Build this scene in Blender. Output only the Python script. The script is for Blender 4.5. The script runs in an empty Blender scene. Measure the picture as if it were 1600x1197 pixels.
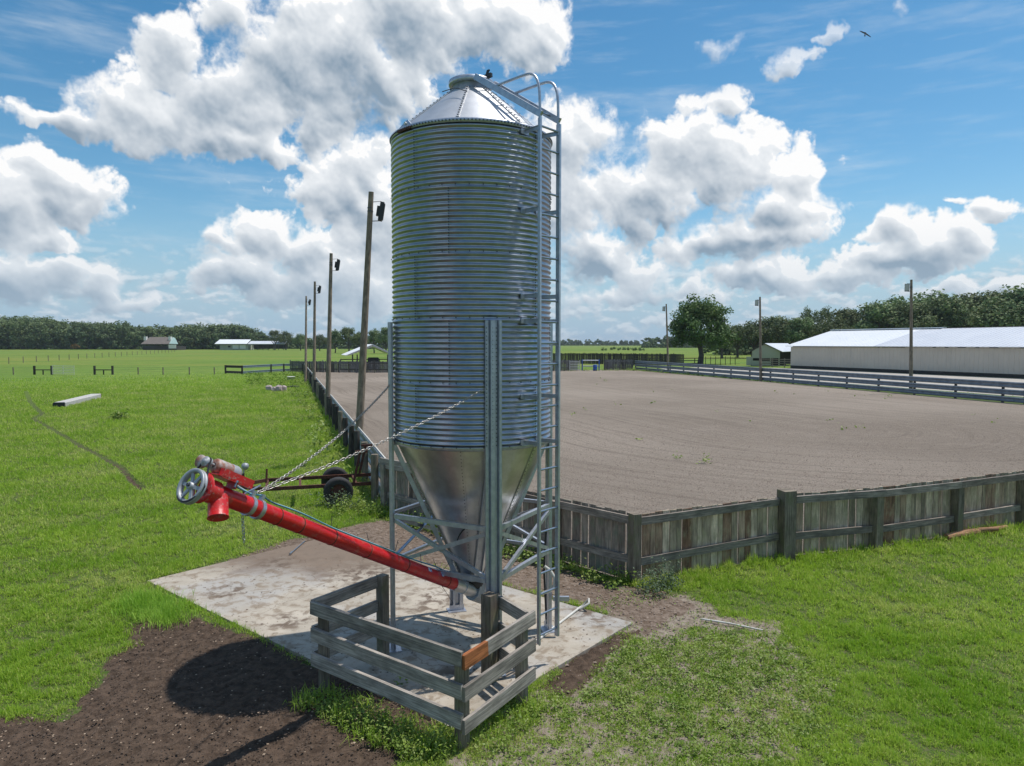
import bpy, math, random
import numpy as np
from mathutils import Vector, Matrix, noise as mnoise
R = math.radians
C = bpy.context.scene.collection
sc = bpy.context.scene
random.seed(7)

# ------------------------------------------------------------------ camera
F_PX, CX, CY, HZ = 1110.0, 800.0, 598.5, 536.5     # focal length and horizon, in pixels of a 1600 wide frame
CAM_Z = 4.03
PITCH = math.atan((CY - HZ) / F_PX)
cam = bpy.data.cameras.new('camera')
cam.sensor_width = 36.0
cam.lens = F_PX / 1600.0 * 36.0
cam.clip_end = 12000.0
cam.clip_start = 0.05
camo = bpy.data.objects.new('camera', cam)
camo.location = (0, 0, CAM_Z)
camo.rotation_euler = (math.pi / 2 - PITCH, 0, 0)
C.objects.link(camo)
sc.camera = camo

def ray(px, py):
    u = (px - CX) / F_PX
    v = (CY - py) / F_PX
    return Vector((u, math.cos(PITCH) + v * math.sin(PITCH), -math.sin(PITCH) + v * math.cos(PITCH)))
def G(px, py, z=0.0):
    """point of the level z seen at a pixel"""
    d = ray(px, py)
    t = (z - CAM_Z) / d.z
    return Vector((d.x * t, d.y * t, z))
def AT(px, py, depth):
    """point at a distance along +Y seen at a pixel"""
    d = ray(px, py)
    return Vector((0, 0, CAM_Z)) + d * (depth / d.y)

# ------------------------------------------------------------------ sun
SUN = Vector((0.385, 0.144, 1.0)).normalized()
SUN_EL = math.asin(SUN.z)
SUN_AZ = math.atan2(SUN.x, SUN.y)
sl = bpy.data.lights.new('sun', 'SUN')
sl.energy = 4.2
sl.angle = R(0.53)
sl.color = (1.0, 0.955, 0.89)
so = bpy.data.objects.new('sun', sl)
so.rotation_euler = SUN.to_track_quat('Z', 'Y').to_euler()
so.location = (30, 10, 60)
C.objects.link(so)
sc.view_settings.view_transform = 'Standard'
sc.view_settings.look = 'None'
sc.view_settings.exposure = 0.0
sc.view_settings.gamma = 1.0

# ------------------------------------------------------------------ world: clear sky with cumulus laid out by azimuth and elevation
w = bpy.data.worlds.new('World')
sc.world = w
w.use_nodes = True
NT = w.node_tree
NT.nodes.clear()
SKY_STRENGTH = 0.1
CLOUDS = [  # azimuth, elevation, half width, half height in milliradians
]
def _ae(px, py):
    d = ray(px, py).normalized()
    return math.atan2(d.x, d.y), math.asin(d.z)
_cl = '''270 95 62 62 1|205 165 85 48 1|120 190 75 16 .8|250 190 120 50 1|350 165 110 80 1|340 228 120 26 1|455 90 120 100 1|370 25 62 34 1|
530 70 130 100 1|505 185 55 50 1|640 30 130 70 1|770 35 110 62 1|835 55 55 50 1|430 243 45 16 .7|590 130 90 60 1|
70 280 110 46 1|20 320 60 60 1|150 305 50 36 1|60 370 80 26 .8|20 430 60 40 1|95 428 75 30 1|150 440 60 25 .9|205 470 65 16 .8|30 165 30 14 .4|95 325 80 30 1|
352 372 26 24 1|405 370 60 40 1|385 425 85 38 1|330 430 44 30 1|480 400 62 50 1|525 300 78 62 1|575 270 58 48 1|600 370 80 100 1|560 450 90 46 1|460 450 70 30 .9|
900 230 78 66 1|900 320 90 70 1|1075 240 88 62 1|1000 300 105 66 1|1150 262 92 62 1|1245 285 52 44 1|1225 335 82 52 1|1170 372 105 38 1|930 400 80 40 1|1055 400 45 30 .8|1110 225 60 30 1|
1400 352 50 28 1|1450 388 98 42 1|1515 370 55 30 1|1540 322 46 16 .8|1370 410 70 24 1|1490 316 22 12 .7|
1200 432 130 24 .8|1330 438 85 22 .8|1050 462 85 20 .7|940 470 80 20 .6|1580 440 40 18 .7|1480 452 70 14 .6|1000 430 60 20 .7|
1116 72 42 18 .5|1222 102 30 18 .6|1240 84 30 14 .5|1300 50 22 14 .4|1115 160 56 20 .5|1165 185 30 24 .35|1410 12 14 16 .4|
700 330 90 90 .9|760 240 90 70 1|740 430 90 40 .7'''.replace('\n', '')
for s in _cl.split('|'):
    px, py, rx, ry, k = [float(q) for q in s.split()]
    a, e = _ae(px, py)
    c = math.cos(a)
    CLOUDS.append((a, e, rx / F_PX * c * c, ry / F_PX * math.cos(a), k))

SHADES = []
for s in '''330 165 50 45 .6|440 150 70 60 .8|560 150 110 70 .9|620 60 90 50 .8|440 40 40 16 .7|740 70 70 30 .4|210 190 50 18 .4|60 350 60 25 .5|120 310 60 30 .35|40 430 60 30 .7|
150 445 60 16 .5|480 440 110 40 .6|560 330 50 70 .45|1170 395 100 28 1|1150 345 70 30 .6|1010 355 70 50 .85|930 420 90 26 .8|900 300 40 40 .3|1080 290 50 40 .4|1420 412 90 22 .8|1400 370 30 20 .5|
1200 445 130 12 .5|1230 300 30 30 .1'''.replace('\n', '').split('|'):
    px, py, rx, ry, k = [float(q) for q in s.split()]
    a, e = _ae(px, py)
    SHADES.append((a, e, rx / F_PX, ry / F_PX, k))

def N(t, **kw):
    n = NT.nodes.new(t)
    for k, v in kw.items():
        setattr(n, k, v)
    return n
def L(a, b):
    NT.links.new(a, b)
def math_(tree, op, a, b=None, c=None, clamp=False):
    n = tree.nodes.new('ShaderNodeMath'); n.operation = op; n.use_clamp = clamp
    for i, x in enumerate((a, b, c)):
        if x is None: continue
        if isinstance(x, (int, float)): n.inputs[i].default_value = x
        else: tree.links.new(x, n.inputs[i])
    return n.outputs[0]
def vmath(tree, op, a, b=None, c=None):
    n = tree.nodes.new('ShaderNodeVectorMath'); n.operation = op
    for i, x in enumerate((a, b, c)):
        if x is None: continue
        if isinstance(x, (tuple, list)): n.inputs[i].default_value = x
        else: tree.links.new(x, n.inputs[i])
    return n.outputs['Value'] if op in ('LENGTH', 'DOT_PRODUCT') else n.outputs['Vector']
def noise_(tree, vec, scale, detail=4, rough=.55, dist=0.0, lac=2.0):
    n = tree.nodes.new('ShaderNodeTexNoise'); n.noise_dimensions = '3D'
    n.inputs['Scale'].default_value = scale; n.inputs['Detail'].default_value = detail
    n.inputs['Roughness'].default_value = rough; n.inputs['Distortion'].default_value = dist
    n.inputs['Lacunarity'].default_value = lac
    tree.links.new(vec, n.inputs['Vector'])
    return n
def sstep(tree, x, a, b, lo=0.0, hi=1.0):
    n = tree.nodes.new('ShaderNodeMapRange'); n.interpolation_type = 'SMOOTHSTEP'
    tree.links.new(x, n.inputs[0])
    for i, v in zip((1, 2, 3, 4), (a, b, lo, hi)): n.inputs[i].default_value = v
    return n.outputs[0]

# ---- cumulus field, computed here from noise and laid out over azimuth and elevation
def perlin(X, Y, rs):
    """2D gradient noise on arrays, about -0.7..0.7"""
    x0 = X.min(); y0 = Y.min()
    X = X - math.floor(x0); Y = Y - math.floor(y0)
    nx = int(X.max()) + 3; ny = int(Y.max()) + 3
    th = rs.random((nx, ny)).astype(np.float32) * 6.2831853
    gx = np.cos(th); gy = np.sin(th)
    xi = X.astype(np.int32); yi = Y.astype(np.int32)
    fx = (X - xi).astype(np.float32); fy = (Y - yi).astype(np.float32)
    u = fx * fx * fx * (fx * (fx * 6 - 15) + 10); v = fy * fy * fy * (fy * (fy * 6 - 15) + 10)
    def gr(i, j, a, b):
        return gx[xi + i, yi + j] * a + gy[xi + i, yi + j] * b
    a = gr(0, 0, fx, fy); b = gr(1, 0, fx - 1, fy); c = gr(0, 1, fx, fy - 1); d = gr(1, 1, fx - 1, fy - 1)
    return (a + (b - a) * u) * (1 - v) + (c + (d - c) * u) * v
def fbm(X, Y, s, octv, rs, rough=.5, billow=False):
    out = 0; amp = 1.0; tot = 0
    for i in range(octv):
        p = perlin(X * s + 3.7 * i, Y * s + 9.1 * i, rs)
        out = out + amp * (np.abs(p) * 2.2 - .42 if billow else p * 1.6)
        tot += amp; amp *= rough; s *= 2.03
    return out / tot
def smst(x, a, b):
    t = np.clip((x - a) / (b - a), 0, 1)
    return t * t * (3 - 2 * t)
def blur(A, r):
    """cheap separable box blur, run twice"""
    for _ in range(2):
        for ax in (0, 1):
            n = A.shape[ax]
            pad = [(0, 0), (0, 0)]; pad[ax] = (r + 1, r)
            S = np.cumsum(np.pad(A, pad, mode='edge'), axis=ax, dtype=np.float64)
            if ax == 0: A = (S[2 * r + 1:] - S[:n]) / (2 * r + 1)
            else: A = (S[:, 2 * r + 1:] - S[:, :n]) / (2 * r + 1)
    return A.astype(np.float32)
def shift(A, dx, dy):
    """value of A found dx columns to the right and dy rows up"""
    H, W_ = A.shape
    yy = np.clip(np.arange(H) + dy, 0, H - 1); xx = np.clip(np.arange(W_) + dx, 0, W_ - 1)
    return A[yy][:, xx]

AZ0, AZ1, EL0, EL1 = -.76, .76, -.02, .60
def cloud_window(Wn=2100, Hn=858, seed=5):
    rs = np.random.RandomState(seed)
    az = np.linspace(AZ0, AZ1, Wn, dtype=np.float32); el = np.linspace(EL0, EL1, Hn, dtype=np.float32)
    X, Y = np.meshgrid(az, el)
    ppr = Wn / (AZ1 - AZ0)
    # irregular outlines: warp the layout
    wx = fbm(X, Y, 14, 5, rs, .55); wy = fbm(X, Y, 14, 5, rs, .55)
    XW = X + wx * .034; YW = Y + wy * .026
    Fd = np.full_like(X, -3.0); B = np.zeros_like(X); acc = np.zeros_like(X)
    for (a, e, ra, re_, k) in CLOUDS:
        dd = 1 - np.sqrt(((XW - a) / (ra * 1.10)) ** 2 + ((YW - e) / (re_ * 1.12)) ** 2)
        dd = np.where(dd > 0, dd * k, dd)
        h = np.clip(.5 + .5 * (dd - Fd) / .10, 0, 1)
        Fd = dd * h + Fd * (1 - h) + .10 * h * (1 - h)
    b1 = fbm(XW, YW, 20, 6, rs, .50, True)
    b2 = fbm(X + wx * .01, Y + wy * .01, 55, 5, rs, .55, True)
    f1 = fbm(X, Y, 26, 8, rs, .62)
    soft = smst(fbm(X, Y, 6, 3, rs, .5), -.25, .45)       # parts of a cloud that fray out softly
    D = Fd * 1.15 + b1 * .60 + b2 * .20 * (1 - soft * .6) + f1 * (.32 + .40 * soft) - .02
    alpha = smst(D, -.08, .20 + .60 * soft)
    T = np.clip(D + .05, 0, None)
    Hh = np.sqrt(T + .004)                               # rounded relief
    Hd = Hh * .8 + b1 * .20 + b2 * .07
    Hs = blur(Hd, 1); s = 3
    def slope(A, n):
        return -((shift(A, n, 0) - shift(A, -n, 0)) * .40 + (shift(A, 0, n) - shift(A, 0, -n)) * .92)
    s1 = slope(Hs, 3); s2 = slope(blur(Hd, 5), 8); s3 = slope(blur(Hd, 12), 20)
    occ = 0
    Tb = blur(np.clip(T, 0, .9), 4)
    for i, st in enumerate((8, 18, 32, 50, 72)):
        occ = occ + shift(Tb, int(st * .40), int(st * .92)) * (1.0, .95, .9, .8, .7)[i]
    occ = occ / 4.3
    Sh = np.zeros_like(X)
    for (a, e, ra, re_, k) in SHADES:
        q = np.sqrt(((XW - a) / ra) ** 2 + ((YW - e) / re_) ** 2)
        Sh = np.maximum(Sh, smst(q, 1.25, .35) * k)
    thick = smst(blur(D, 4), .2, 1.0)
    lit = 1.06 + s1 * .68 + s2 * .56 + s3 * .58 - occ * .46 - thick * .12 - Sh * (.40 + .25 * b1 )
    lit = lit + (f1 - blur(f1, 4)) * .55 + (1 - smst(T, 0, .30)) * .10 * (1 - soft)
    lit = np.clip(blur(lit, 1), 0, 1)
    alpha = alpha * (1 - .45 * smst(Y, .30, .38) * smst(X, .16, .22))      # the small high puffs are thin
    # loose low clouds above the horizon
    YY = np.clip(Y, 0.001, 1); rs = np.random.RandomState(11)
    lo = fbm(X, YY * 2.6, 22, 7, rs, .58) + .45 * fbm(X, YY * 2.2, 46, 4, rs, .55, True)
    lowm = (1 - smst(Y, .05, .15)) * .9
    la = smst(lo, -.14, .30) * lowm * .92
    ll = np.clip(.66 + (blur(lo, 1) - shift(blur(lo, 2), 3, 7)) * 1.5, .15, .98)
    A2 = alpha + (1 - alpha) * la
    lit2 = (lit * alpha + ll * la * (1 - alpha)) / np.maximum(A2, 1e-4)
    # wisps
    ci = fbm(X * 1.0 + Y * .9, Y * 5.0, 3.2, 7, rs, .62)
    wi = smst(ci, -.05, .75) * .34 * smst(Y, .05, .2)
    wi = wi + smst(fbm(X * .8 - Y * .3, Y * 7, 9, 6, rs, .6), .0, .6) * .12
    return A2.astype(np.float32), lit2.astype(np.float32), np.clip(wi, 0, 1).astype(np.float32), X, Y

_A, _L, _W, _X, _Y = cloud_window()
_f = smst(np.abs(_X), .75, .67) * smst(_Y, .59, .49)
_px = np.ones(_A.shape + (4,), np.float32)
_px[..., 0] = _A * _f; _px[..., 1] = _L; _px[..., 2] = _W * _f
cimg = bpy.data.images.new('cloud_field', _A.shape[1], _A.shape[0], alpha=False, float_buffer=True)
cimg.colorspace_settings.name = 'Non-Color'
cimg.pixels.foreach_set(_px.ravel())
cimg.update(); cimg.pack()

tc = N('ShaderNodeTexCoord')
sx = N('ShaderNodeSeparateXYZ'); L(tc.outputs['Generated'], sx.inputs[0])
az = math_(NT, 'ARCTAN2', sx.outputs[0], sx.outputs[1])
el = math_(NT, 'ARCSINE', sx.outputs[2])
cb = N('ShaderNodeCombineXYZ'); L(az, cb.inputs[0]); L(el, cb.inputs[1])
P0 = cb.outputs[0]
uvv = vmath(NT, 'MULTIPLY_ADD', P0, (1 / (AZ1 - AZ0), 1 / (EL1 - EL0), 0), (-AZ0 / (AZ1 - AZ0), -EL0 / (EL1 - EL0), 0))
im = N('ShaderNodeTexImage', image=cimg, extension='CLIP', interpolation='Linear')
L(uvv, im.inputs[0])
isp = N('ShaderNodeSeparateColor'); L(im.outputs[0], isp.inputs[0])
# outside that window the dome has loose cumulus from plain noise
gx_ = tc.outputs['Generated']
rn = noise_(NT, gx_, 3.1, 6, .56, .2); rn2 = noise_(NT, vmath(NT, 'ADD', gx_, tuple(SUN * .05)), 3.1, 6, .56, .2)
aa = math_(NT, 'ABSOLUTE', az)
outm = math_(NT, 'MAXIMUM', sstep(NT, aa, .67, .75), sstep(NT, el, .49, .59))
alo = math_(NT, 'MULTIPLY', sstep(NT, rn.outputs[0], .53, .61), outm)
llo = math_(NT, 'MULTIPLY_ADD', math_(NT, 'SUBTRACT', rn.outputs[0], rn2.outputs[0]), 6.0, .72, clamp=True)
alpha = math_(NT, 'MAXIMUM', isp.outputs[0], alo)
mL = N('ShaderNodeMix', data_type='FLOAT'); L(outm, mL.inputs[0]); L(isp.outputs[1], mL.inputs[2]); L(llo, mL.inputs[3])
lit = mL.outputs[0]
cir = isp.outputs[2]
ramp = N('ShaderNodeValToRGB')
L(lit, ramp.inputs[0])
cr = ramp.color_ramp
for i, (p_, c_) in enumerate(((0, (.25, .34, .44)), (.35, (.40, .49, .58)), (.7, (.67, .73, .79)), (1, (.88, .91, .94)))):
    e_ = cr.elements[0] if i == 0 else (cr.elements[1] if i == 3 else cr.elements.new(p_))
    e_.position = p_; e_.color = c_ + (1,)
sky = N('ShaderNodeTexSky', sky_type='NISHITA', sun_disc=False, sun_elevation=SUN_EL, sun_rotation=SUN_AZ)
sky.air_density = 1.0; sky.dust_density = .4; sky.ozone_density = 2.2; sky.altitude = 0
hs = N('ShaderNodeHueSaturation'); L(sky.outputs[0], hs.inputs['Color'])
hs.inputs['Saturation'].default_value = 1.3; hs.inputs['Value'].default_value = 1.22; hs.inputs['Hue'].default_value = .488
mA = N('ShaderNodeMix', data_type='RGBA'); L(cir, mA.inputs[0]); L(hs.outputs[0], mA.inputs[6]); mA.inputs[7].default_value = (8, 8.6, 9, 1)
cc = vmath(NT, 'MULTIPLY', ramp.outputs[0], (1 / SKY_STRENGTH,) * 3)
# clouds near the horizon fade into the air
airm = sstep(NT, el, .0, .17, .55, 0)
mH = N('ShaderNodeMix', data_type='RGBA'); L(airm, mH.inputs[0]); L(cc, mH.inputs[6]); mH.inputs[7].default_value = (4.3, 5.6, 6.8, 1)
lowa = sstep(NT, el, -.01, .20, .92, 0)
mZ = N('ShaderNodeMix', data_type='RGBA'); L(lowa, mZ.inputs[0]); L(mA.outputs[2], mZ.inputs[6]); mZ.inputs[7].default_value = (3.3, 5.1, 6.9, 1)
mC = N('ShaderNodeMix', data_type='RGBA'); L(alpha, mC.inputs[0]); L(mZ.outputs[2], mC.inputs[6]); L(mH.outputs[2], mC.inputs[7])
bg = N('ShaderNodeBackground'); bg.inputs[1].default_value = SKY_STRENGTH
L(mC.outputs[2], bg.inputs[0])
w.cycles.sampling_method = 'MANUAL'; w.cycles.sample_map_resolution = 512
wo = N('ShaderNodeOutputWorld'); L(bg.outputs[0], wo.inputs[0])

# ------------------------------------------------------------------ materials
def mat(name, col, rough=.8, metal=0.0, col2=None, nscale=6.0, contrast=1.0, bump=0.0, bscale=None, spec=.5, stretch=None, coord='Object', sub=0, col3=None):
    """principled material whose colour drifts between col and col2 (and spots of col3) by noise"""
    m = bpy.data.materials.new(name); m.use_nodes = True
    t = m.node_tree; p = t.nodes['Principled BSDF']
    p.inputs['Roughness'].default_value = rough; p.inputs['Metallic'].default_value = metal
    p.inputs['Specular IOR Level'].default_value = spec
    tc_ = t.nodes.new('ShaderNodeTexCoord'); v = tc_.outputs[coord]
    if stretch: v = vmath(t, 'MULTIPLY', v, stretch)
    if col2 is None: p.inputs['Base Color'].default_value = col + (1,)
    else:
        n = noise_(t, v, nscale, 6, .6)
        f = sstep(t, n.outputs[0], .5 - .22 / contrast, .5 + .22 / contrast)
        mx = t.nodes.new('ShaderNodeMix'); mx.data_type = 'RGBA'
        t.links.new(f, mx.inputs[0]); mx.inputs[6].default_value = col + (1,); mx.inputs[7].default_value = col2 + (1,)
        out = mx.outputs[2]
        if col3:
            n3 = noise_(t, v, nscale * 2.7, 5, .65)
            m3 = t.nodes.new('ShaderNodeMix'); m3.data_type = 'RGBA'
            t.links.new(sstep(t, n3.outputs[0], .55, .66), m3.inputs[0]); t.links.new(out, m3.inputs[6]); m3.inputs[7].default_value = col3 + (1,)
            out = m3.outputs[2]
        t.links.new(out, p.inputs['Base Color'])
    if bump:
        nb = noise_(t, v, bscale or nscale * 4, 5, .6)
        b = t.nodes.new('ShaderNodeBump'); b.inputs['Strength'].default_value = bump; b.inputs['Distance'].default_value = .02
        t.links.new(nb.outputs[0], b.inputs['Height']); t.links.new(b.outputs[0], p.inputs['Normal'])
    return m

def wood_mat(name, cols, moss=None, bump=.5, rough=.85):
    """planks: UV u runs along the plank in metres, v carries plank number * 10 + metres across"""
    m = bpy.data.materials.new(name); m.use_nodes = True
    t = m.node_tree; p = t.nodes['Principled BSDF']; p.inputs['Roughness'].default_value = rough
    p.inputs['Specular IOR Level'].default_value = .25
    uv = t.nodes.new('ShaderNodeUVMap'); v = uv.outputs[0]
    sp = t.nodes.new('ShaderNodeSeparateXYZ'); t.links.new(v, sp.inputs[0])
    idx = math_(t, 'FLOOR', math_(t, 'MULTIPLY_ADD', sp.outputs[1], .1, .5))
    wn = t.nodes.new('ShaderNodeTexWhiteNoise'); wn.noise_dimensions = '1D'; t.links.new(idx, wn.inputs['W'])
    ramp = t.nodes.new('ShaderNodeValToRGB'); t.links.new(wn.outputs[0], ramp.inputs[0]); cr = ramp.color_ramp
    for i, c in enumerate(cols):
        e = cr.elements[0] if i == 0 else (cr.elements[1] if i == 1 else cr.elements.new(.5))
        e.position = i / max(1, len(cols) - 1) if i != 1 or len(cols) > 1 else 1
        e.color = c + (1,)
    gv = vmath(t, 'MULTIPLY', v, (2.2, 55, 1))
    n1 = noise_(t, gv, 1.0, 6, .65, .4)
    n2 = noise_(t, vmath(t, 'MULTIPLY', v, (3, 7, 1)), 1.0, 5, .6)
    br = math_(t, 'MULTIPLY', sstep(t, n1.outputs[0], .3, .7, .55, 1.3), sstep(t, n2.outputs[0], .3, .7, .65, 1.25))
    mu = t.nodes.new('ShaderNodeMix'); mu.data_type = 'RGBA'; mu.blend_type = 'MULTIPLY'; mu.inputs[0].default_value = 1
    t.links.new(ramp.outputs[0], mu.inputs[6])
    cbn = t.nodes.new('ShaderNodeCombineXYZ')
    for i in range(3): t.links.new(br, cbn.inputs[i])
    t.links.new(cbn.outputs[0], mu.inputs[7]); out = mu.outputs[2]
    if moss:
        n3 = noise_(t, vmath(t, 'MULTIPLY', v, (2.5, 3, 1)), 1.3, 5, .6)
        mm = t.nodes.new('ShaderNodeMix'); mm.data_type = 'RGBA'
        t.links.new(sstep(t, n3.outputs[0], .47, .68, 0, .8), mm.inputs[0]); t.links.new(out, mm.inputs[6]); mm.inputs[7].default_value = moss + (1,)
        out = mm.outputs[2]
    t.links.new(out, p.inputs['Base Color'])
    b = t.nodes.new('ShaderNodeBump'); b.inputs['Strength'].default_value = bump; b.inputs['Distance'].default_value = .006
    t.links.new(n1.outputs[0], b.inputs['Height']); t.links.new(b.outputs[0], p.inputs['Normal'])
    return m

M = {}
M['galv'] = mat('galvanised_steel', (.315, .345, .405), .31, .95, (.41, .44, .495), 9, .8, .05, 60)
M['galv_sheet'] = mat('galvanised_sheet', (.50, .50, .51), .36, .93, (.68, .68, .69), 5, 1.0, .03, 30)
M['galv_roof'] = mat('galvanised_roof', (.48, .49, .51), .48, .75, (.60, .61, .63), 4, .8, .05, 22)
M['galv_frame'] = mat('galvanised_frame', (.40, .42, .48), .42, .8, (.54, .56, .61), 14, 1.0, .08, 70)
M['bolt'] = mat('bolt_steel', (.10, .10, .11), .5, .7)
M['black'] = mat('black_rubber', (.018, .018, .02), .6)
M['red'] = mat('red_paint', (.64, .012, .016), .34, 0, (.42, .010, .014), 3.5, 1.0, .10, 40, col3=(.46, .06, .05))
M['redworn'] = mat('worn_red_paint', (.60, .015, .02), .4, 0, (.50, .03, .03), 14, 1.2, .15, 50, col3=(.42, .22, .19))
M['rust'] = mat('rusty_steel', (.13, .045, .028), .85, .2, (.055, .028, .022), 16, 1.2, .4, 60, col3=(.26, .09, .04))
M['rustgrey'] = mat('rusted_grey_paint', (.30, .12, .07), .6, .3, (.45, .45, .44), 11, 1.6, .15, 60)
M['greypaint'] = mat('grey_cast_metal', (.30, .31, .33), .5, .3, (.40, .41, .43), 14, .9, .08, 50)
M['white'] = mat('white_plastic', (.78, .77, .73), .45, 0, (.66, .64, .60), 9, 1)
M['blue'] = mat('blue_paint', (.012, .09, .42), .45, 0, (.02, .06, .25), 12, 1)
M['chain'] = mat('chain_steel', (.55, .54, .52), .38, .8, (.30, .26, .23), 30, 1.2)
M['cable_blue'] = mat('teal_cable', (.04, .22, .27), .5)
M['cable_white'] = mat('pale_cable', (.55, .6, .66), .5)
M['tyre'] = mat('tyre_rubber', (.018, .018, .02), .75, 0, (.032, .03, .03), 9, 1, .2, 60)
M['rail_wood'] = wood_mat('weathered_rail_wood', [(.30, .265, .235), (.40, .36, .315), (.23, .205, .18)], None, .5)
M['post_wood'] = wood_mat('weathered_post_wood', [(.21, .175, .13), (.29, .24, .185), (.17, .14, .11)], (.15, .15, .085), .6)
M['orange_wood'] = wood_mat('fresh_split_wood', [(.36, .13, .05), (.42, .16, .065), (.22, .12, .08)], None, .7)
M['picket_wood'] = wood_mat('mossy_picket_wood', [(.29, .235, .17), (.58, .47, .35), (.21, .115, .072)], (.32, .285, .18), .6)
M['fence_rail'] = wood_mat('dark_fence_rail_wood', [(.20, .17, .145), (.30, .26, .225), (.15, .125, .105)], None, .6)
M['brown_picket'] = wood_mat('brown_picket_wood', [(.25, .205, .17), (.34, .285, .24), (.15, .11, .09)], (.18, .20, .145), .6)
M['dark_wood'] = wood_mat('dark_fence_wood', [(.055, .05, .045), (.09, .08, .07), (.04, .035, .033)], None, .5)
M['pole_wood'] = wood_mat('utility_pole_wood', [(.25, .205, .15), (.26, .21, .155), (.24, .20, .15)], None, .7)
M['log'] = wood_mat('split_log_wood', [(.30, .17, .10), (.36, .20, .11), (.26, .15, .09)], None, .8)
M['guard_steel'] = mat('weathered_guardrail_steel', (.15, .175, .21), .5, .55, (.24, .27, .30), 3, 1, .08, 20)
M['guard_dark'] = mat('dull_guardrail_steel', (.13, .17, .21), .55, .45, (.20, .25, .29), 3, 1, .08, 20)
M['dark'] = mat('dark_housing', (.02, .022, .025), .5)
M['glassy'] = mat('lamp_glass', (.42, .42, .36), .2, 0, (.5, .5, .4), 4, 1)
M['white_roof'] = mat('white_metal_roofing', (.66, .67, .70), .45, .1, (.58, .59, .63), .25, .8)
M['bright_roof'] = mat('bright_metal_roofing', (.80, .80, .81), .45, .05, (.74, .75, .77), .3, .8)
M['grey_roof'] = mat('brown_shingles', (.17, .145, .125), .9, 0, (.12, .10, .09), 1, 1)
M['green_roof'] = mat('green_metal_roofing', (.25, .36, .33), .5)
M['cream_wall'] = mat('cream_wall_panels', (.58, .51, .43), .6, 0, (.52, .455, .385), .5, .8)
M['green_wall'] = mat('pale_green_wall', (.42, .43, .34), .7, 0, (.36, .37, .29), .5, .8)
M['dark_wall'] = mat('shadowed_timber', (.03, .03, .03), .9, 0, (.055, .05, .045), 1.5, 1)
M['concrete_block'] = mat('pale_concrete', (.50, .48, .45), .85, 0, (.40, .385, .36), 3, 1, .2, 30)
M['pink_sack'] = mat('pinkish_stone', (.50, .40, .37), .85, 0, (.38, .31, .29), 5, 1, .3, 20)
M['pvc'] = mat('pvc_pipe', (.66, .65, .60), .5, 0, (.5, .47, .42), 5, 1)
M['decal'] = mat('label_paper', (.62, .62, .66), .6, 0, (.10, .12, .30), 34, 3)
M['debris'] = mat('dead_leaf', (.12, .065, .035), .9, 0, (.05, .035, .025), 20, 1)

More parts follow.
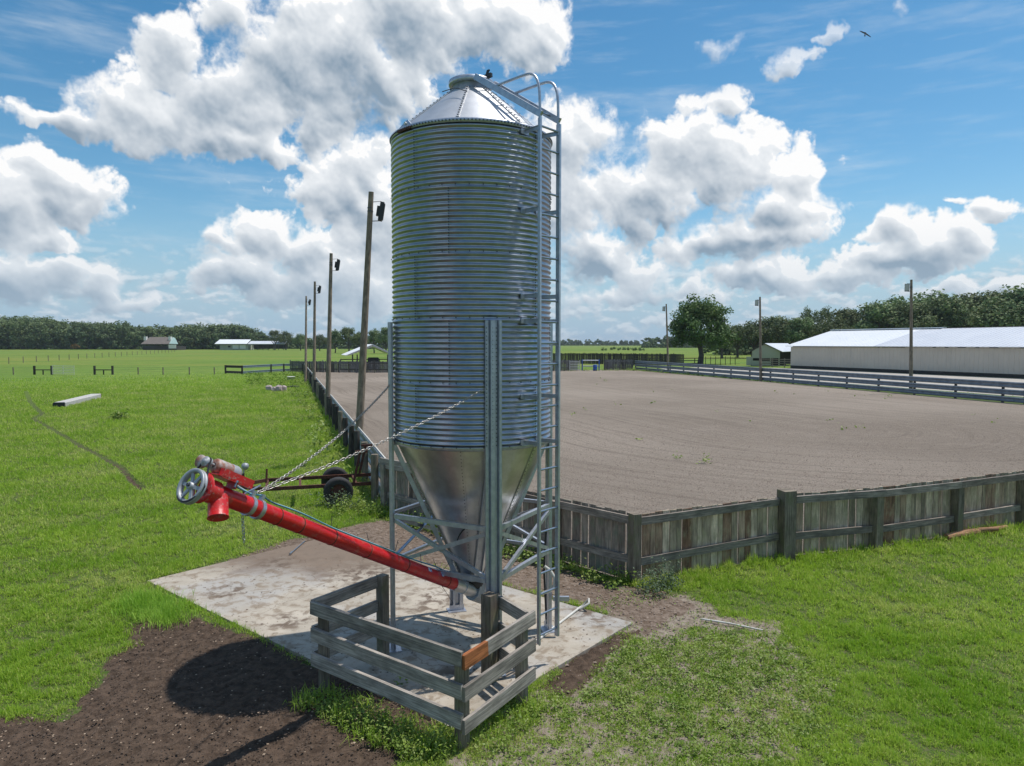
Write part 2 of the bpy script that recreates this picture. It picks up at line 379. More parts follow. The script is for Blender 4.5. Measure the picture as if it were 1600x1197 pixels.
# ------------------------------------------------------------------ mesh builder
class MB:
    def __init__(self):
        self.v = []; self.f = []; self.uv = []; self.sm = []; self.k = random.randint(0, 400)
    def add(self, vs, fs, smooth=False, uvs=None):
        o = len(self.v); self.v += [tuple(p) for p in vs]
        for i, f in enumerate(fs):
            self.f.append(tuple(o + j for j in f)); self.sm.append(smooth)
            self.uv.append(uvs[i] if uvs else [(0, self.k * 10.0)] * len(f))
        return self
    def beam(self, a, b, w_, h_, up=(0, 0, 1), jit=0):
        """rectangular bar from a to b: w_ across, h_ along up"""
        a = Vector(a); b = Vector(b); d = (b - a); ln = d.length; d.normalize()
        s = d.cross(Vector(up))
        if s.length < 1e-4: s = d.cross(Vector((0, 1, 0)))
        s.normalize(); u = s.cross(d).normalized()
        self.k += 1; K = self.k * 10.0
        vs = []
        for e, p in enumerate((a, b)):
            for i, j in ((-1, -1), (1, -1), (1, 1), (-1, 1)):
                q = p + s * (i * w_ / 2) + u * (j * h_ / 2)
                if jit: q = q + Vector([random.uniform(-jit, jit) for _ in range(3)])
                vs.append(q)
        fs = [(0, 1, 5, 4), (1, 2, 6, 5), (2, 3, 7, 6), (3, 0, 4, 7), (3, 2, 1, 0), (4, 5, 6, 7)]
        cr = [(0, w_), (w_, w_ + h_), (w_ + h_, 2 * w_ + h_), (2 * w_ + h_, 2 * w_ + 2 * h_)]
        off = random.random() * 5
        uvs = []
        for c0, c1 in cr: uvs.append([(off, K + c0), (off, K + c1), (off + ln, K + c1), (off + ln, K + c0)])
        uvs += [[(off, K), (off, K + .03), (off + .02, K + .03), (off + .02, K)]] * 2
        return self.add(vs, [f[::-1] for f in fs], False, [q[::-1] for q in uvs])
    def box(self, c, sx, sy, sz, rot=None):
        """box by centre, sizes and optional rotation matrix"""
        c = Vector(c); r = rot or Matrix.Identity(3)
        return self.beam(c - r @ Vector((sx / 2, 0, 0)), c + r @ Vector((sx / 2, 0, 0)), sy, sz, r @ Vector((0, 0, 1)))
    def tube(self, pts, r, n=10, caps=True, smooth=True):
        """round bar through points; r a number or one radius per point"""
        pts = [Vector(p) for p in pts]; rr = r if isinstance(r, (list, tuple)) else [r] * len(pts)
        self.k += 1; K = self.k * 10.0
        t0 = (pts[1] - pts[0]).normalized(); ref = Vector((0, 0, 1)) if abs(t0.z) < .9 else Vector((1, 0, 0))
        s = t0.cross(ref).normalized(); vs = []; ln = [0]
        for i, p in enumerate(pts):
            if i == 0: t_ = t0
            elif i == len(pts) - 1: t_ = (p - pts[i - 1]).normalized()
            else: t_ = ((pts[i + 1] - p).normalized() + (p - pts[i - 1]).normalized()).normalized()
            s = (s - t_ * s.dot(t_)).normalized(); u = t_.cross(s)
            if i: ln.append(ln[-1] + (p - pts[i - 1]).length)
            for j in range(n):
                a = 2 * math.pi * j / n
                vs.append(p + (s * math.cos(a) + u * math.sin(a)) * rr[i])
        fs = []; uvs = []
        cw = 2 * math.pi * rr[0] / n
        for i in range(len(pts) - 1):
            for j in range(n):
                k = (j + 1) % n
                fs.append((i * n + j, i * n + k, (i + 1) * n + k, (i + 1) * n + j))
                uvs.append([(ln[i], K + j * cw), (ln[i], K + (j + 1) * cw), (ln[i + 1], K + (j + 1) * cw), (ln[i + 1], K + j * cw)])
        self.add(vs, fs, smooth, uvs)
        if caps:
            e = (len(pts) - 1) * n
            self.add([vs[j] for j in range(n)], [tuple(range(n - 1, -1, -1))], False, [[(0, K + j * .01) for j in range(n)]])
            self.add([vs[e + j] for j in range(n)], [tuple(range(n))], False, [[(0, K + j * .01) for j in range(n)]])
        return self
    def lathe(self, prof, n=48, axis=None, org=(0, 0, 0), smooth=True, a0=0, a1=2 * math.pi):
        """profile of (radius, height) turned about z (or about axis) at org"""
        org = Vector(org)
        if axis is not None:
            q = Vector((0, 0, 1)).rotation_difference(Vector(axis).normalized()).to_matrix()
        else: q = Matrix.Identity(3)
        full = abs(a1 - a0 - 2 * math.pi) < 1e-6; m_ = n if full else n + 1
        vs = []
        for (r, z) in prof:
            for j in range(m_):
                a = a0 + (a1 - a0) * j / n
                vs.append(org + q @ Vector((r * math.cos(a), r * math.sin(a), z)))
        fs = []
        for i in range(len(prof) - 1):
            for j in range(n):
                k = (j + 1) % m_
                fs.append((i * m_ + j, i * m_ + k, (i + 1) * m_ + k, (i + 1) * m_ + j))
        return self.add(vs, fs, smooth)
    def prism(self, poly, org, ax, ay, ext):
        """flat polygon (2D points on ax, ay at org) extruded by the vector ext"""
        org = Vector(org); ax = Vector(ax); ay = Vector(ay); ext = Vector(ext); n = len(poly)
        self.k += 1
        a = [org + ax * x + ay * y for x, y in poly]; b = [p + ext for p in a]
        fs = [tuple(range(n - 1, -1, -1)), tuple(range(n, 2 * n))] + [(i, (i + 1) % n, n + (i + 1) % n, n + i) for i in range(n)]
        return self.add(a + b, fs)
    def dot(self, c, nrm, r=.009, t=.006, n=6):
        nrm = Vector(nrm).normalized()
        return self.tube([Vector(c) - nrm * .002, Vector(c) + nrm * t], r, n, True, False)
    def build(self, name, m, parent=None, loc=(0, 0, 0)):
        me = bpy.data.meshes.new(name)
        lv = Vector(loc); q = parent
        while q is not None: lv = lv + q.location; q = q.parent
        vs = np.array(self.v, np.float32).reshape(-1, 3) - np.array(lv, np.float32)
        me.from_pydata([tuple(p) for p in vs.tolist()], [], self.f)
        if m is not None: me.materials.append(m)
        me.polygons.foreach_set('use_smooth', self.sm)
        u = me.uv_layers.new(name='UVMap')
        fl = np.array([q for f in self.uv for q in f], np.float32).ravel()
        u.data.foreach_set('uv', fl)
        me.update()
        o = bpy.data.objects.new(name, me); C.objects.link(o)
        if parent is not None: o.parent = parent
        else: o.location = lv
        return o

def tag(o, label=None, cat=None, group=None, kind=None):
    if label: o['label'] = label
    if cat: o['category'] = cat
    if group: o['group'] = group
    if kind: o['kind'] = kind
    return o
def thing(name, loc, label, cat, group=None, rz=0):
    o = bpy.data.objects.new(name, None); o.location = loc; o.rotation_euler = (0, 0, rz)
    o.empty_display_size = .2; C.objects.link(o)
    return tag(o, label, cat, group)
def copy_tree(o, parent=None):
    c = o.copy(); C.objects.link(c); c.parent = parent
    for ch in list(o.children): copy_tree(ch, c)
    return c
def quads_mesh(name, V, m, uvx=None):
    """mesh of loose quads from an (n,4,3) array"""
    V = np.asarray(V, np.float32); n = len(V)
    me = bpy.data.meshes.new(name)
    me.vertices.add(n * 4); me.vertices.foreach_set('co', V.ravel())
    me.loops.add(n * 4); me.loops.foreach_set('vertex_index', np.arange(n * 4, dtype=np.int32))
    me.polygons.add(n); me.polygons.foreach_set('loop_start', np.arange(0, n * 4, 4, dtype=np.int32))
    me.polygons.foreach_set('loop_total', np.full(n, 4, np.int32))
    if uvx is not None:
        u = me.uv_layers.new(name='UVMap'); u.data.foreach_set('uv', np.asarray(uvx, np.float32).ravel())
    me.materials.append(m); me.update(calc_edges=True)
    return me
def in_poly(X, Y, poly):
    c = np.zeros(X.shape, bool); n = len(poly); j = n - 1
    for i in range(n):
        xi, yi = poly[i][0], poly[i][1]; xj, yj = poly[j][0], poly[j][1]
        t_ = ((yi > Y) != (yj > Y)) & (X < (xj - xi) * (Y - yi) / ((yj - yi) + 1e-12) + xi)
        c ^= t_; j = i
    return c
def seg_dist(X, Y, a, b):
    dx, dy = b[0] - a[0], b[1] - a[1]
    t_ = np.clip(((X - a[0]) * dx + (Y - a[1]) * dy) / (dx * dx + dy * dy + 1e-12), 0, 1)
    return np.hypot(X - a[0] - t_ * dx, Y - a[1] - t_ * dy)
def line_dist(X, Y, pts):
    d = np.full(X.shape, 1e9)
    for a, b in zip(pts[:-1], pts[1:]): d = np.minimum(d, seg_dist(X, Y, a, b))
    return d
def poly_sd(X, Y, poly):
    """signed distance, positive inside"""
    d = line_dist(X, Y, list(poly) + [poly[0]])
    return np.where(in_poly(X, Y, poly), d, -d)

# ------------------------------------------------------------------ ground, one sheet to the horizon
rsg = np.random.RandomState(3)
def grow(a, b, step, far, k=1.16):
    out = [b]; s = step
    while out[-1] < far: s *= k; out.append(out[-1] + s)
    return out[1:]
SLAB = [Vector((-6.18, 11.83, 0)), Vector((-.628, 7.22, 0)), Vector((1.735, 10.02, 0)), Vector((-3.8, 14.62, 0))]
C1 = G(990, 911); C0 = Vector((-3.0, 16.95, 0))
FAR_L = Vector((-31.8, 108.0, 0)); FAR_R = Vector((18.6, 107.5, 0)); R_NEAR = Vector((41.5, 28.4, 0))
F1 = G(1222, 871); F2 = G(1362, 857); F3 = G(1487, 838)
ARENA = [C1, C0, FAR_L, FAR_R, G(1600, 632), R_NEAR, F3, F2, F1]
SOIL = [G(-60, 1160), G(0, 1128), G(100, 1122), G(150, 1075), G(165, 1030), G(215, 1010), G(205, 985), G(225, 962), G(285, 957)] + [Vector((-2.4, 8.72, 0)), Vector((-.75, 7.45, 0)), Vector((-.9, 6.9, 0)), Vector((-1.3, 6.3, 0)), Vector((-1.9, 5.0, 0)), Vector((-9, 4.0, 0))]
BACKDIRT = [Vector((-5.6, 12.6, 0)), Vector((-4.6, 14.4, 0)), G(520, 829), Vector((-3.0, 16.2, 0)), Vector((.4, 13.2, 0)), Vector((1.7, 11.75, 0)), G(1050, 925), G(1100, 950), G(1010, 992), Vector((1.8, 10.1, 0)), Vector((-3.8, 14.62, 0)) * .93 + Vector((-.53, 9.4, 0)) * .07]
SANDY = [G(985, 925), G(1075, 925), G(1130, 960), G(1215, 975), G(1218, 992), G(1090, 985), G(1040, 1010), G(985, 1000), G(930, 950)]
WEEDY = [G(1000, 985), G(1100, 975), G(1215, 1000), G(1290, 1060), G(1270, 1197), G(690, 1260), G(705, 1160), G(845, 1080), G(880, 1040)]
DRY = [G(760, 1140), G(900, 1100), G(1010, 1130), G(1050, 1197), G(950, 1300), G(640, 1300), G(720, 1197)]
SOIL2 = [G(850, 1078), G(890, 1010), G(990, 990), G(950, 1040), G(890, 1090)]
TRAIL = [G(40, 612), G(48, 630), G(66, 648), G(52, 656), G(75, 668), G(125, 698), G(160, 716), G(190, 732), G(206, 752), G(222, 764)]

def ground_masks(X, Y):
    """soil, sand, worn/dry and thickness of the lawn, each 0..1, from the layout of the yard"""
    n1 = fbm(X, Y, .9, 6, np.random.RandomState(21), .6); n2 = fbm(X, Y, 4.5, 5, np.random.RandomState(22), .6)
    n3 = fbm(X, Y, .16, 4, np.random.RandomState(23), .5)
    wob = n1 * .38 + n2 * .16
    soil = smst(poly_sd(X, Y, SOIL) + wob * .8, -.12, .10)
    soil = np.maximum(soil, smst(poly_sd(X, Y, SOIL2) + wob, -.1, .15))
    back = smst(poly_sd(X, Y, BACKDIRT) + wob * .7, -.1, .18)
    sand = smst(poly_sd(X, Y, SANDY) + wob, -.15, .2)
    tr = line_dist(X, Y, TRAIL); tw = np.interp(Y, [17, 22, 30, 60], [.14, .12, .12, .17])
    trail = smst(tw - tr + n2 * .14, -.03, .10)
    weedy = smst(poly_sd(X, Y, WEEDY) + n1 * .7, -.5, .5)
    dry = smst(poly_sd(X, Y, DRY) + n1 * .8, -.3, .5)
    arena = smst(poly_sd(X, Y, ARENA), -.05, .05)
    # bare freckles in the weeds and the lawn
    bare = np.clip(weedy * smst(n2 + n1 * .5, -.45, .0) * .95 + dry * smst(n2 + n1 * .4, -.30, .10), 0, 1)
    lawnbare = smst(n2 * .8 + n1, .62, .95) * .55
    solid = np.maximum(sand, dry * smst(n2 + n1 * .4, -.05, .35))
    sand = np.clip(np.maximum(sand, np.maximum(bare, lawnbare)), 0, 1)
    soil = np.clip(np.maximum(soil, trail * .75), 0, 1)
    return soil, back, sand, weedy, dry, arena, n1, n2, n3, trail, solid

gx = np.array([-x for x in grow(0, 11.0, .055, 4000, 1.04)][::-1] + list(np.arange(-11, 11.01, .055)) + grow(0, 11.0, .055, 4000))
gy = np.array([-y for y in grow(0, 2.0, .2, 3000)][::-1] + list(np.arange(-2, 5.2, .2)) + list(np.arange(5.25, 20, .055)) + grow(0, 20.0, .06, 6000, 1.02))
X, Y = np.meshgrid(gx.astype(np.float64), gy.astype(np.float64))
near = (np.abs(X) < 60) & (Y > 0) & (Y < 90)
soil, back, sand, weedy, dry, arena, n1, n2, n3, trail, solid = ground_masks(np.clip(X, -80, 80), np.clip(Y, -5, 140))
for a_ in (soil, back, sand, weedy, dry, trail): a_[~near] = 0
slabm = poly_sd(X, Y, SLAB)
fr = fbm(np.clip(X, -14, 14), np.clip(Y, 3, 22), 9, 5, np.random.RandomState(31), .65)
fr2 = fbm(np.clip(X, -14, 14), np.clip(Y, 3, 22), 3.0, 4, np.random.RandomState(32), .55, True)
Z = (soil * (1 - trail)) * (fr * .055 + fr2 * .035 + .01) + sand * fr * .018 + back * fr * .03 + n1 * .015 - trail * .05
Z *= smst(np.hypot(X, Y), 30, 22)
Z = np.where(slabm > -.03, -.05, Z - .0)
Z = np.where(slabm < -.03, np.minimum(Z, .07), Z)
Z = np.where(poly_sd(X, Y, ARENA) > -.2, np.minimum(Z, -.012), Z)
ny_, nx_ = X.shape
me = bpy.data.meshes.new('ground')
co = np.stack([X, Y, Z], -1).reshape(-1, 3).astype(np.float32)
me.vertices.add(len(co)); me.vertices.foreach_set('co', co.ravel())
ii = (np.arange(ny_ - 1)[:, None] * nx_ + np.arange(nx_ - 1)[None]).ravel()
fc = np.stack([ii, ii + 1, ii + 1 + nx_, ii + nx_], -1).astype(np.int32)
me.loops.add(len(fc) * 4); me.loops.foreach_set('vertex_index', fc.ravel())
me.polygons.add(len(fc)); me.polygons.foreach_set('loop_start', np.arange(0, len(fc) * 4, 4, dtype=np.int32)); me.polygons.foreach_set('loop_total', np.full(len(fc), 4, np.int32))
at = me.color_attributes.new('cover', 'FLOAT_COLOR', 'POINT')
poly_sd_in = 0
cc_ = np.stack([soil, np.maximum(back, 0), sand, smst(np.hypot(X, Y), 95, 45) * (1 - poly_sd_in)], -1).reshape(-1, 4).astype(np.float32)
at.data.foreach_set('color', cc_.ravel())
me.polygons.foreach_set('use_smooth', np.ones(len(fc), bool)); me.update(calc_edges=True)
gm = bpy.data.materials.new('field_ground'); gm.use_nodes = True
t = gm.node_tree; p = t.nodes['Principled BSDF']; p.inputs['Roughness'].default_value = .95; p.inputs['Specular IOR Level'].default_value = .15
geo = t.nodes.new('ShaderNodeNewGeometry'); pos = geo.outputs['Position']
ca = t.nodes.new('ShaderNodeVertexColor'); ca.layer_name = 'cover'
sc_ = t.nodes.new('ShaderNodeSeparateColor'); t.links.new(ca.outputs[0], sc_.inputs[0])
def mixc(t, f, a, b):
    m_ = t.nodes.new('ShaderNodeMix'); m_.data_type = 'RGBA'
    for i, x in ((0, f), (6, a), (7, b)):
        if isinstance(x, tuple): m_.inputs[i].default_value = x + (1,)
        elif isinstance(x, (int, float)): m_.inputs[i].default_value = x
        else: t.links.new(x, m_.inputs[i])
    return m_.outputs[2]
nA = noise_(t, pos, .035, 6, .6); nB = noise_(t, pos, .45, 6, .62); nC = noise_(t, pos, 9.0, 5, .65); nD = noise_(t, pos, 45.0, 3, .6)
nE = noise_(t, vmath(t, 'MULTIPLY', pos, (.012, .07, 1)), 1.0, 5, .6)
g = mixc(t, sstep(t, nA.outputs[0], .35, .65), (.088, .168, .018), (.180, .250, .040))
g = mixc(t, sstep(t, nB.outputs[0], .34, .68, 0, .85), g, (.060, .130, .018))
g = mixc(t, sstep(t, nC.outputs[0], .36, .66, 0, .6), g, (.17, .26, .045))
nF = noise_(t, pos, 16.0, 5, .7)
g = mixc(t, sstep(t, nF.outputs[0], .54, .66, 0, .55), g, (.19, .165, .09))
spy = t.nodes.new('ShaderNodeSeparateXYZ'); t.links.new(pos, spy.inputs[0])
fy_ = math_(t, 'MULTIPLY', sstep(t, nE.outputs[0], .46, .60, 0, .75), sstep(t, spy.outputs[1], 95, 150))
g = mixc(t, fy_, g, (.20, .215, .045))
th_c = mixc(t, sstep(t, nF.outputs[0], .42, .60), (.050, .085, .018), (.115, .105, .055))
g = mixc(t, math_(t, 'MULTIPLY', ca.outputs['Alpha'], .80), g, th_c)
so_ = mixc(t, sstep(t, nC.outputs[0], .35, .65), (.055, .038, .027), (.112, .078, .056))
so_ = mixc(t, sstep(t, nD.outputs[0], .66, .72, 0, .6), so_, (.22, .165, .12))
bk = mixc(t, sstep(t, nC.outputs[0], .32, .68), (.12, .085, .06), (.25, .195, .155))
bk = mixc(t, sstep(t, nB.outputs[0], .4, .7, 0, .6), bk, (.09, .062, .045))
sa = mixc(t, sstep(t, nC.outputs[0], .35, .65), (.18, .145, .11), (.32, .27, .22))
edge = math_(t, 'MULTIPLY_ADD', nC.outputs[0], .6, -.3)
def mk(ch): return sstep(t, math_(t, 'ADD', ch, edge), .38, .62)
col = mixc(t, mk(sc_.outputs[2]), g, sa)
col = mixc(t, mk(sc_.outputs[1]), col, bk)
col = mixc(t, mk(sc_.outputs[0]), col, so_)
t.links.new(col, p.inputs['Base Color'])
bp = t.nodes.new('ShaderNodeBump'); bp.inputs['Strength'].default_value = .9; bp.inputs['Distance'].default_value = .05
hn_ = math_(t, 'ADD', math_(t, 'MULTIPLY', nC.outputs[0], .7), math_(t, 'MULTIPLY', nD.outputs[0], .45))
t.links.new(hn_, bp.inputs['Height']); t.links.new(bp.outputs[0], p.inputs['Normal'])
me.materials.append(gm)
go_ = bpy.data.objects.new('ground', me); C.objects.link(go_); tag(go_, 'green pasture and yard ground with bare soil patches', kind='structure')

# ------------------------------------------------------------------ arena sand
b = MB(); b.add([(q.x, q.y, .006) for q in ARENA], [tuple(range(len(ARENA)))[::-1]])
sm_ = bpy.data.materials.new('harrowed_sand'); sm_.use_nodes = True
t = sm_.node_tree; p = t.nodes['Principled BSDF']; p.inputs['Roughness'].default_value = .95; p.inputs['Specular IOR Level'].default_value = .1
geo = t.nodes.new('ShaderNodeNewGeometry'); pos = geo.outputs['Position']
# harrow lines follow long ovals round the arena: distance from its centre line
sp_ = t.nodes.new('ShaderNodeSeparateXYZ'); 
rel = vmath(t, 'ADD', pos, (-6.0, -62.0, 0))
wrp = noise_(t, pos, .05, 3, .5)
rel = vmath(t, 'ADD', rel, vmath(t, 'MULTIPLY', vmath(t, 'SUBTRACT', wrp.outputs['Color'], (.5, .5, .5)), (4, 4, 0)))
# distance to the centre line (the harrow turns round its two ends)
ax_, bx_ = Vector((15.0, 33.0, 0)), Vector((-8.0, 90.0, 0)); ab = bx_ - ax_
pa = vmath(t, 'ADD', vmath(t, 'ADD', rel, (6.0, 62.0, 0)), tuple(-ax_))
tt = math_(t, 'MULTIPLY', vmath(t, 'DOT_PRODUCT', pa, tuple(ab)), 1 / ab.length_squared, clamp=True)
sv = t.nodes.new('ShaderNodeVectorMath'); sv.operation = 'SCALE'; sv.inputs[0].default_value = tuple(ab); t.links.new(tt, sv.inputs['Scale'])
rad = vmath(t, 'LENGTH', vmath(t, 'SUBTRACT', pa, sv.outputs[0]))
cmb = t.nodes.new('ShaderNodeCombineXYZ'); t.links.new(rad, cmb.inputs[0])
t.links.new(math_(t, 'MULTIPLY', vmath(t, 'LENGTH', rel), .02), cmb.inputs[1])
f1 = noise_(t, cmb.outputs[0], 3.2, 6, .78); f2 = noise_(t, cmb.outputs[0], .75, 4, .6)
f3 = noise_(t, pos, 11.0, 5, .72); f4 = noise_(t, pos, .05, 4, .5); f5 = noise_(t, pos, .8, 5, .6)
c = mixc(t, sstep(t, f4.outputs[0], .36, .64), (.25, .208, .168), (.335, .282, .232))
c = mixc(t, sstep(t, f2.outputs[0], .35, .68, 0, .12), c, (.32, .27, .225))
c = mixc(t, sstep(t, f1.outputs[0], .47, .66, 0, .50), c, (.125, .098, .078))
c = mixc(t, sstep(t, f5.outputs[0], .5, .72, 0, .4), c, (.34, .285, .235))
c = mixc(t, sstep(t, f3.outputs[0], .56, .70, 0, .7), c, (.095, .072, .056))
t.links.new(c, p.inputs['Base Color'])
bp = t.nodes.new('ShaderNodeBump'); bp.inputs['Strength'].default_value = 1.0; bp.inputs['Distance'].default_value = .11
t.links.new(math_(t, 'ADD', math_(t, 'MULTIPLY', f1.outputs[0], -.8), f3.outputs[0]), bp.inputs['Height']); t.links.new(bp.outputs[0], p.inputs['Normal'])
ao = b.build('arena_sand', sm_); tag(ao, 'wide harrowed brown sand floor of the riding arena', kind='structure')

# ------------------------------------------------------------------ concrete pad
cm = bpy.data.materials.new('stained_concrete'); cm.use_nodes = True
t = cm.node_tree; p = t.nodes['Principled BSDF']; p.inputs['Roughness'].default_value = .9; p.inputs['Specular IOR Level'].default_value = .2
geo = t.nodes.new('ShaderNodeNewGeometry'); pos = geo.outputs['Position']
m1 = noise_(t, pos, 1.1, 7, .62); m2 = noise_(t, pos, 5.0, 6, .62, .4); m3 = noise_(t, pos, 24.0, 3, .6); m4 = noise_(t, pos, .55, 4, .5)
c = mixc(t, sstep(t, m1.outputs[0], .35, .66), (.345, .305, .25), (.475, .42, .345))
c = mixc(t, sstep(t, m4.outputs[0], .48, .62, 0, .55), c, (.30, .305, .31))
c = mixc(t, sstep(t, m2.outputs[0], .47, .64, 0, .8), c, (.225, .175, .125))
c = mixc(t, sstep(t, m3.outputs[0], .66, .72, 0, .9), c, (.05, .04, .035))
# brown soil washed over the far left corner and down from the fence
dn = t.nodes.new('ShaderNodeVectorMath'); dn.operation = 'DISTANCE'; t.links.new(vmath(t, 'MULTIPLY', pos, (.62, 1, 1)), dn.inputs[0]); dn.inputs[1].default_value = (-3.6 * .62, 14.5, 0)
c = mixc(t, sstep(t, math_(t, 'MULTIPLY_ADD', m1.outputs[0], -2.6, dn.outputs['Value']), .3, 1.5, .92, 0), c, mixc(t, m2.outputs[0], (.10, .07, .05), (.25, .19, .145)))
for (sx_, sy_, r_) in ((-2.6, 12.2, .9), (-4.6, 11.3, .5), (-4.3, 12.8, .6), (-1.35, 10.9, .75), (1.15, 10.35, .5), (-3.2, 10.1, .5), (-.7, 8.3, .5)):
    dd = t.nodes.new('ShaderNodeVectorMath'); dd.operation = 'DISTANCE'; t.links.new(pos, dd.inputs[0]); dd.inputs[1].default_value = (sx_, sy_, 0)
    c = mixc(t, math_(t, 'MULTIPLY', sstep(t, dd.outputs['Value'], r_ * .2, r_, .85, 0), sstep(t, m2.outputs[0], .42, .6)), c, (.12, .088, .068))
# fine cracks
vo_ = t.nodes.new('ShaderNodeTexVoronoi'); vo_.feature = 'DISTANCE_TO_EDGE'; vo_.inputs['Scale'].default_value = .38
wz = noise_(t, pos, 1.5, 5, .6)
t.links.new(vmath(t, 'ADD', pos, vmath(t, 'MULTIPLY', vmath(t, 'SUBTRACT', wz.outputs['Color'], (.5, .5, .5)), (1.1, 1.1, 0))), vo_.inputs['Vector'])
c = mixc(t, sstep(t, vo_.outputs['Distance'], .0, .006, .5, 0), c, (.10, .075, .055))
t.links.new(c, p.inputs['Base Color'])
bp = t.nodes.new('ShaderNodeBump'); bp.inputs['Strength'].default_value = .35; bp.inputs['Distance'].default_value = .01
t.links.new(m2.outputs[0], bp.inputs['Height']); t.links.new(bp.outputs[0], p.inputs['Normal'])
b = MB(); b.prism([(q.x, q.y) for q in SLAB], (0, 0, -.15), (1, 0, 0), (0, 1, 0), (0, 0, .165))
so2 = b.build('concrete_pad', cm); tag(so2, 'weathered concrete pad under the grain bin', kind='structure')
ZS = .015
# pale shell road between the guardrail and the long barn
gd = mat('pale_shell_road', (.44, .41, .36), .95, 0, (.34, .31, .27), .8, 1, .3, 12)
b = MB(); b.add([(23.5, 106.5, .005), (41.0, 45.0, .005), (70.0, 22.0, .005), (76.0, 36.0, .005), (45.0, 115.0, .005), (36.0, 121.0, .005), (24.0, 116.0, .005)], [tuple(range(7))])
rd = b.build('shell_road', gd); tag(rd, 'pale road strip between the right guardrail and the long barn', kind='structure')

# ------------------------------------------------------------------ grain bin
SC = Vector((-.53, 9.46, 0)); SR = 1.035
silo = thing('grain_bin', SC + Vector((0, 0, ZS)), 'tall corrugated galvanised grain bin with cone bottom on four legs', 'silo')
Z0, Z1, NRING, PER = 2.75, 6.64, 5, 12
A = lambda r, a, z: Vector((SC.x + r * math.cos(a), SC.y + r * math.sin(a), z))
RH = (Z1 - Z0) / NRING
for k in range(NRING):
    z0 = Z0 + k * RH; prof = []
    for i in range(PER * 9 + 1):
        s_ = i / 9.0
        prof.append((SR + .0105 * math.sin(2 * math.pi * (s_ + .25)) - (.002 if k % 2 else 0), z0 + s_ * RH / PER))
    b = MB(); b.lathe(prof, 168, org=(SC.x, SC.y, 0))
    ring = b.build('wall_ring', M['galv'], silo)
    # bolts along the seam and the staggered vertical laps
    b = MB()
    for j in range(40):
        a = 2 * math.pi * j / 40 + .03
        for dz in (.0,):
            b.dot(A(SR + .008, a, z0 + .03 + dz), (math.cos(a), math.sin(a), 0), .008, .008)
    for q in range(4):
        a = R(-128 + 90 * q + (26 if k % 2 else 0))
        for i in range(PER * 2):
            b.dot(A(SR + .006, a, z0 + .02 + i * RH / PER / 2), (math.cos(a), math.sin(a), 0), .007, .007)
    b.build('seam_bolts', M['bolt'], ring)['kind'] = 'stuff'
    for q in range(4):
        b = MB(); a = R(-128 + 90 * q + (26 if k % 2 else 0))
        b.lathe([(r_ + .0022, z_) for r_, z_ in prof], 2, org=(SC.x, SC.y, 0), a0=a - .03, a1=a + .03)
        b.build('lap_strip', M['galv'], ring)
# eave flange and roof
b = MB(); b.lathe([(SR + .002, Z1 - .035), (SR + .013, Z1 - .03), (SR + .016, Z1 + .005), (SR + .010, Z1 + .016), (SR - .02, Z1 + .028)], 96, org=(SC.x, SC.y, 0))
for j in range(0):
    pass
efl = b.build('eave_flange', M['galv_frame'], silo)
b = MB()
for j in range(150):
    a = 2 * math.pi * j / 150
    b.dot(A(SR + .012, a, Z1 - .012), (math.cos(a), math.sin(a), 0), .011, .012, 4)
b.build('flange_bolts', M['bolt'], efl)['kind'] = 'stuff'
ZR, RR = 7.285, .262
b = MB(); b.lathe([(SR - .012, Z1 + .018), (SR * .5 + RR * .5, (Z1 + ZR) / 2 + .004), (RR, ZR)], 96, org=(SC.x, SC.y, 0), smooth=True)
roof = b.build('roof_cone', M['galv_roof'], silo)
b = MB(); bb = MB()
for q in range(8):
    a = R(-96 + 45 * q)
    p0 = A(SR - .02, a, Z1 + .035); p1 = A(RR + .01, a, ZR + .004)
    nr = Vector((math.cos(a) * .62, math.sin(a) * .62, .78))
    b.beam(p0, p1, .035, .012, nr)
    for i in range(14):
        c_ = p0.lerp(p1, (i + .6) / 14.5); bb.dot(c_ + nr * .004, nr, .011, .009)
b.build('roof_seam', M['galv_roof'], roof); bb.build('roof_bolts', M['bolt'], roof)['kind'] = 'stuff'
b = MB(); b.lathe([(RR + .012, ZR - .01), (RR - .012, ZR + .02), (RR - .02, ZR + .10)], 48, org=(SC.x, SC.y, 0))
col = b.build('fill_collar', M['galv_frame'], silo)
b = MB(); b.lathe([(RR - .015, ZR + .075), (RR + .026, ZR + .078), (RR + .034, ZR + .09), (RR + .032, ZR + .135), (RR + .012, ZR + .148), (RR * .5, ZR + .165), (.001, ZR + .17)], 48, org=(SC.x, SC.y, 0))
b.build('lid', M['galv_frame'], silo)
b = MB(); la = R(-38)
b.beam(A(RR - .06, la, ZR + .15), A(RR + .08, la, ZR + .16), .04, .05); b.beam(A(RR - .02, la, ZR + .12), A(RR + .0, la + .1, ZR + .24), .03, .03)
b.tube([A(RR - .05, la + .15, ZR + .16), A(RR + .02, la + .12, ZR + .25)], .012, 6)
b.build('lid_latch', M['dark'], silo)
b = MB(); b.tube([A(.55, R(-128), 7.155), A(.50, R(-112), 7.19), A(.52, R(-104), 7.17), A(.60, R(-92), 7.10)], .006, 5); b.build('loose_wire', M['bolt'], silo)
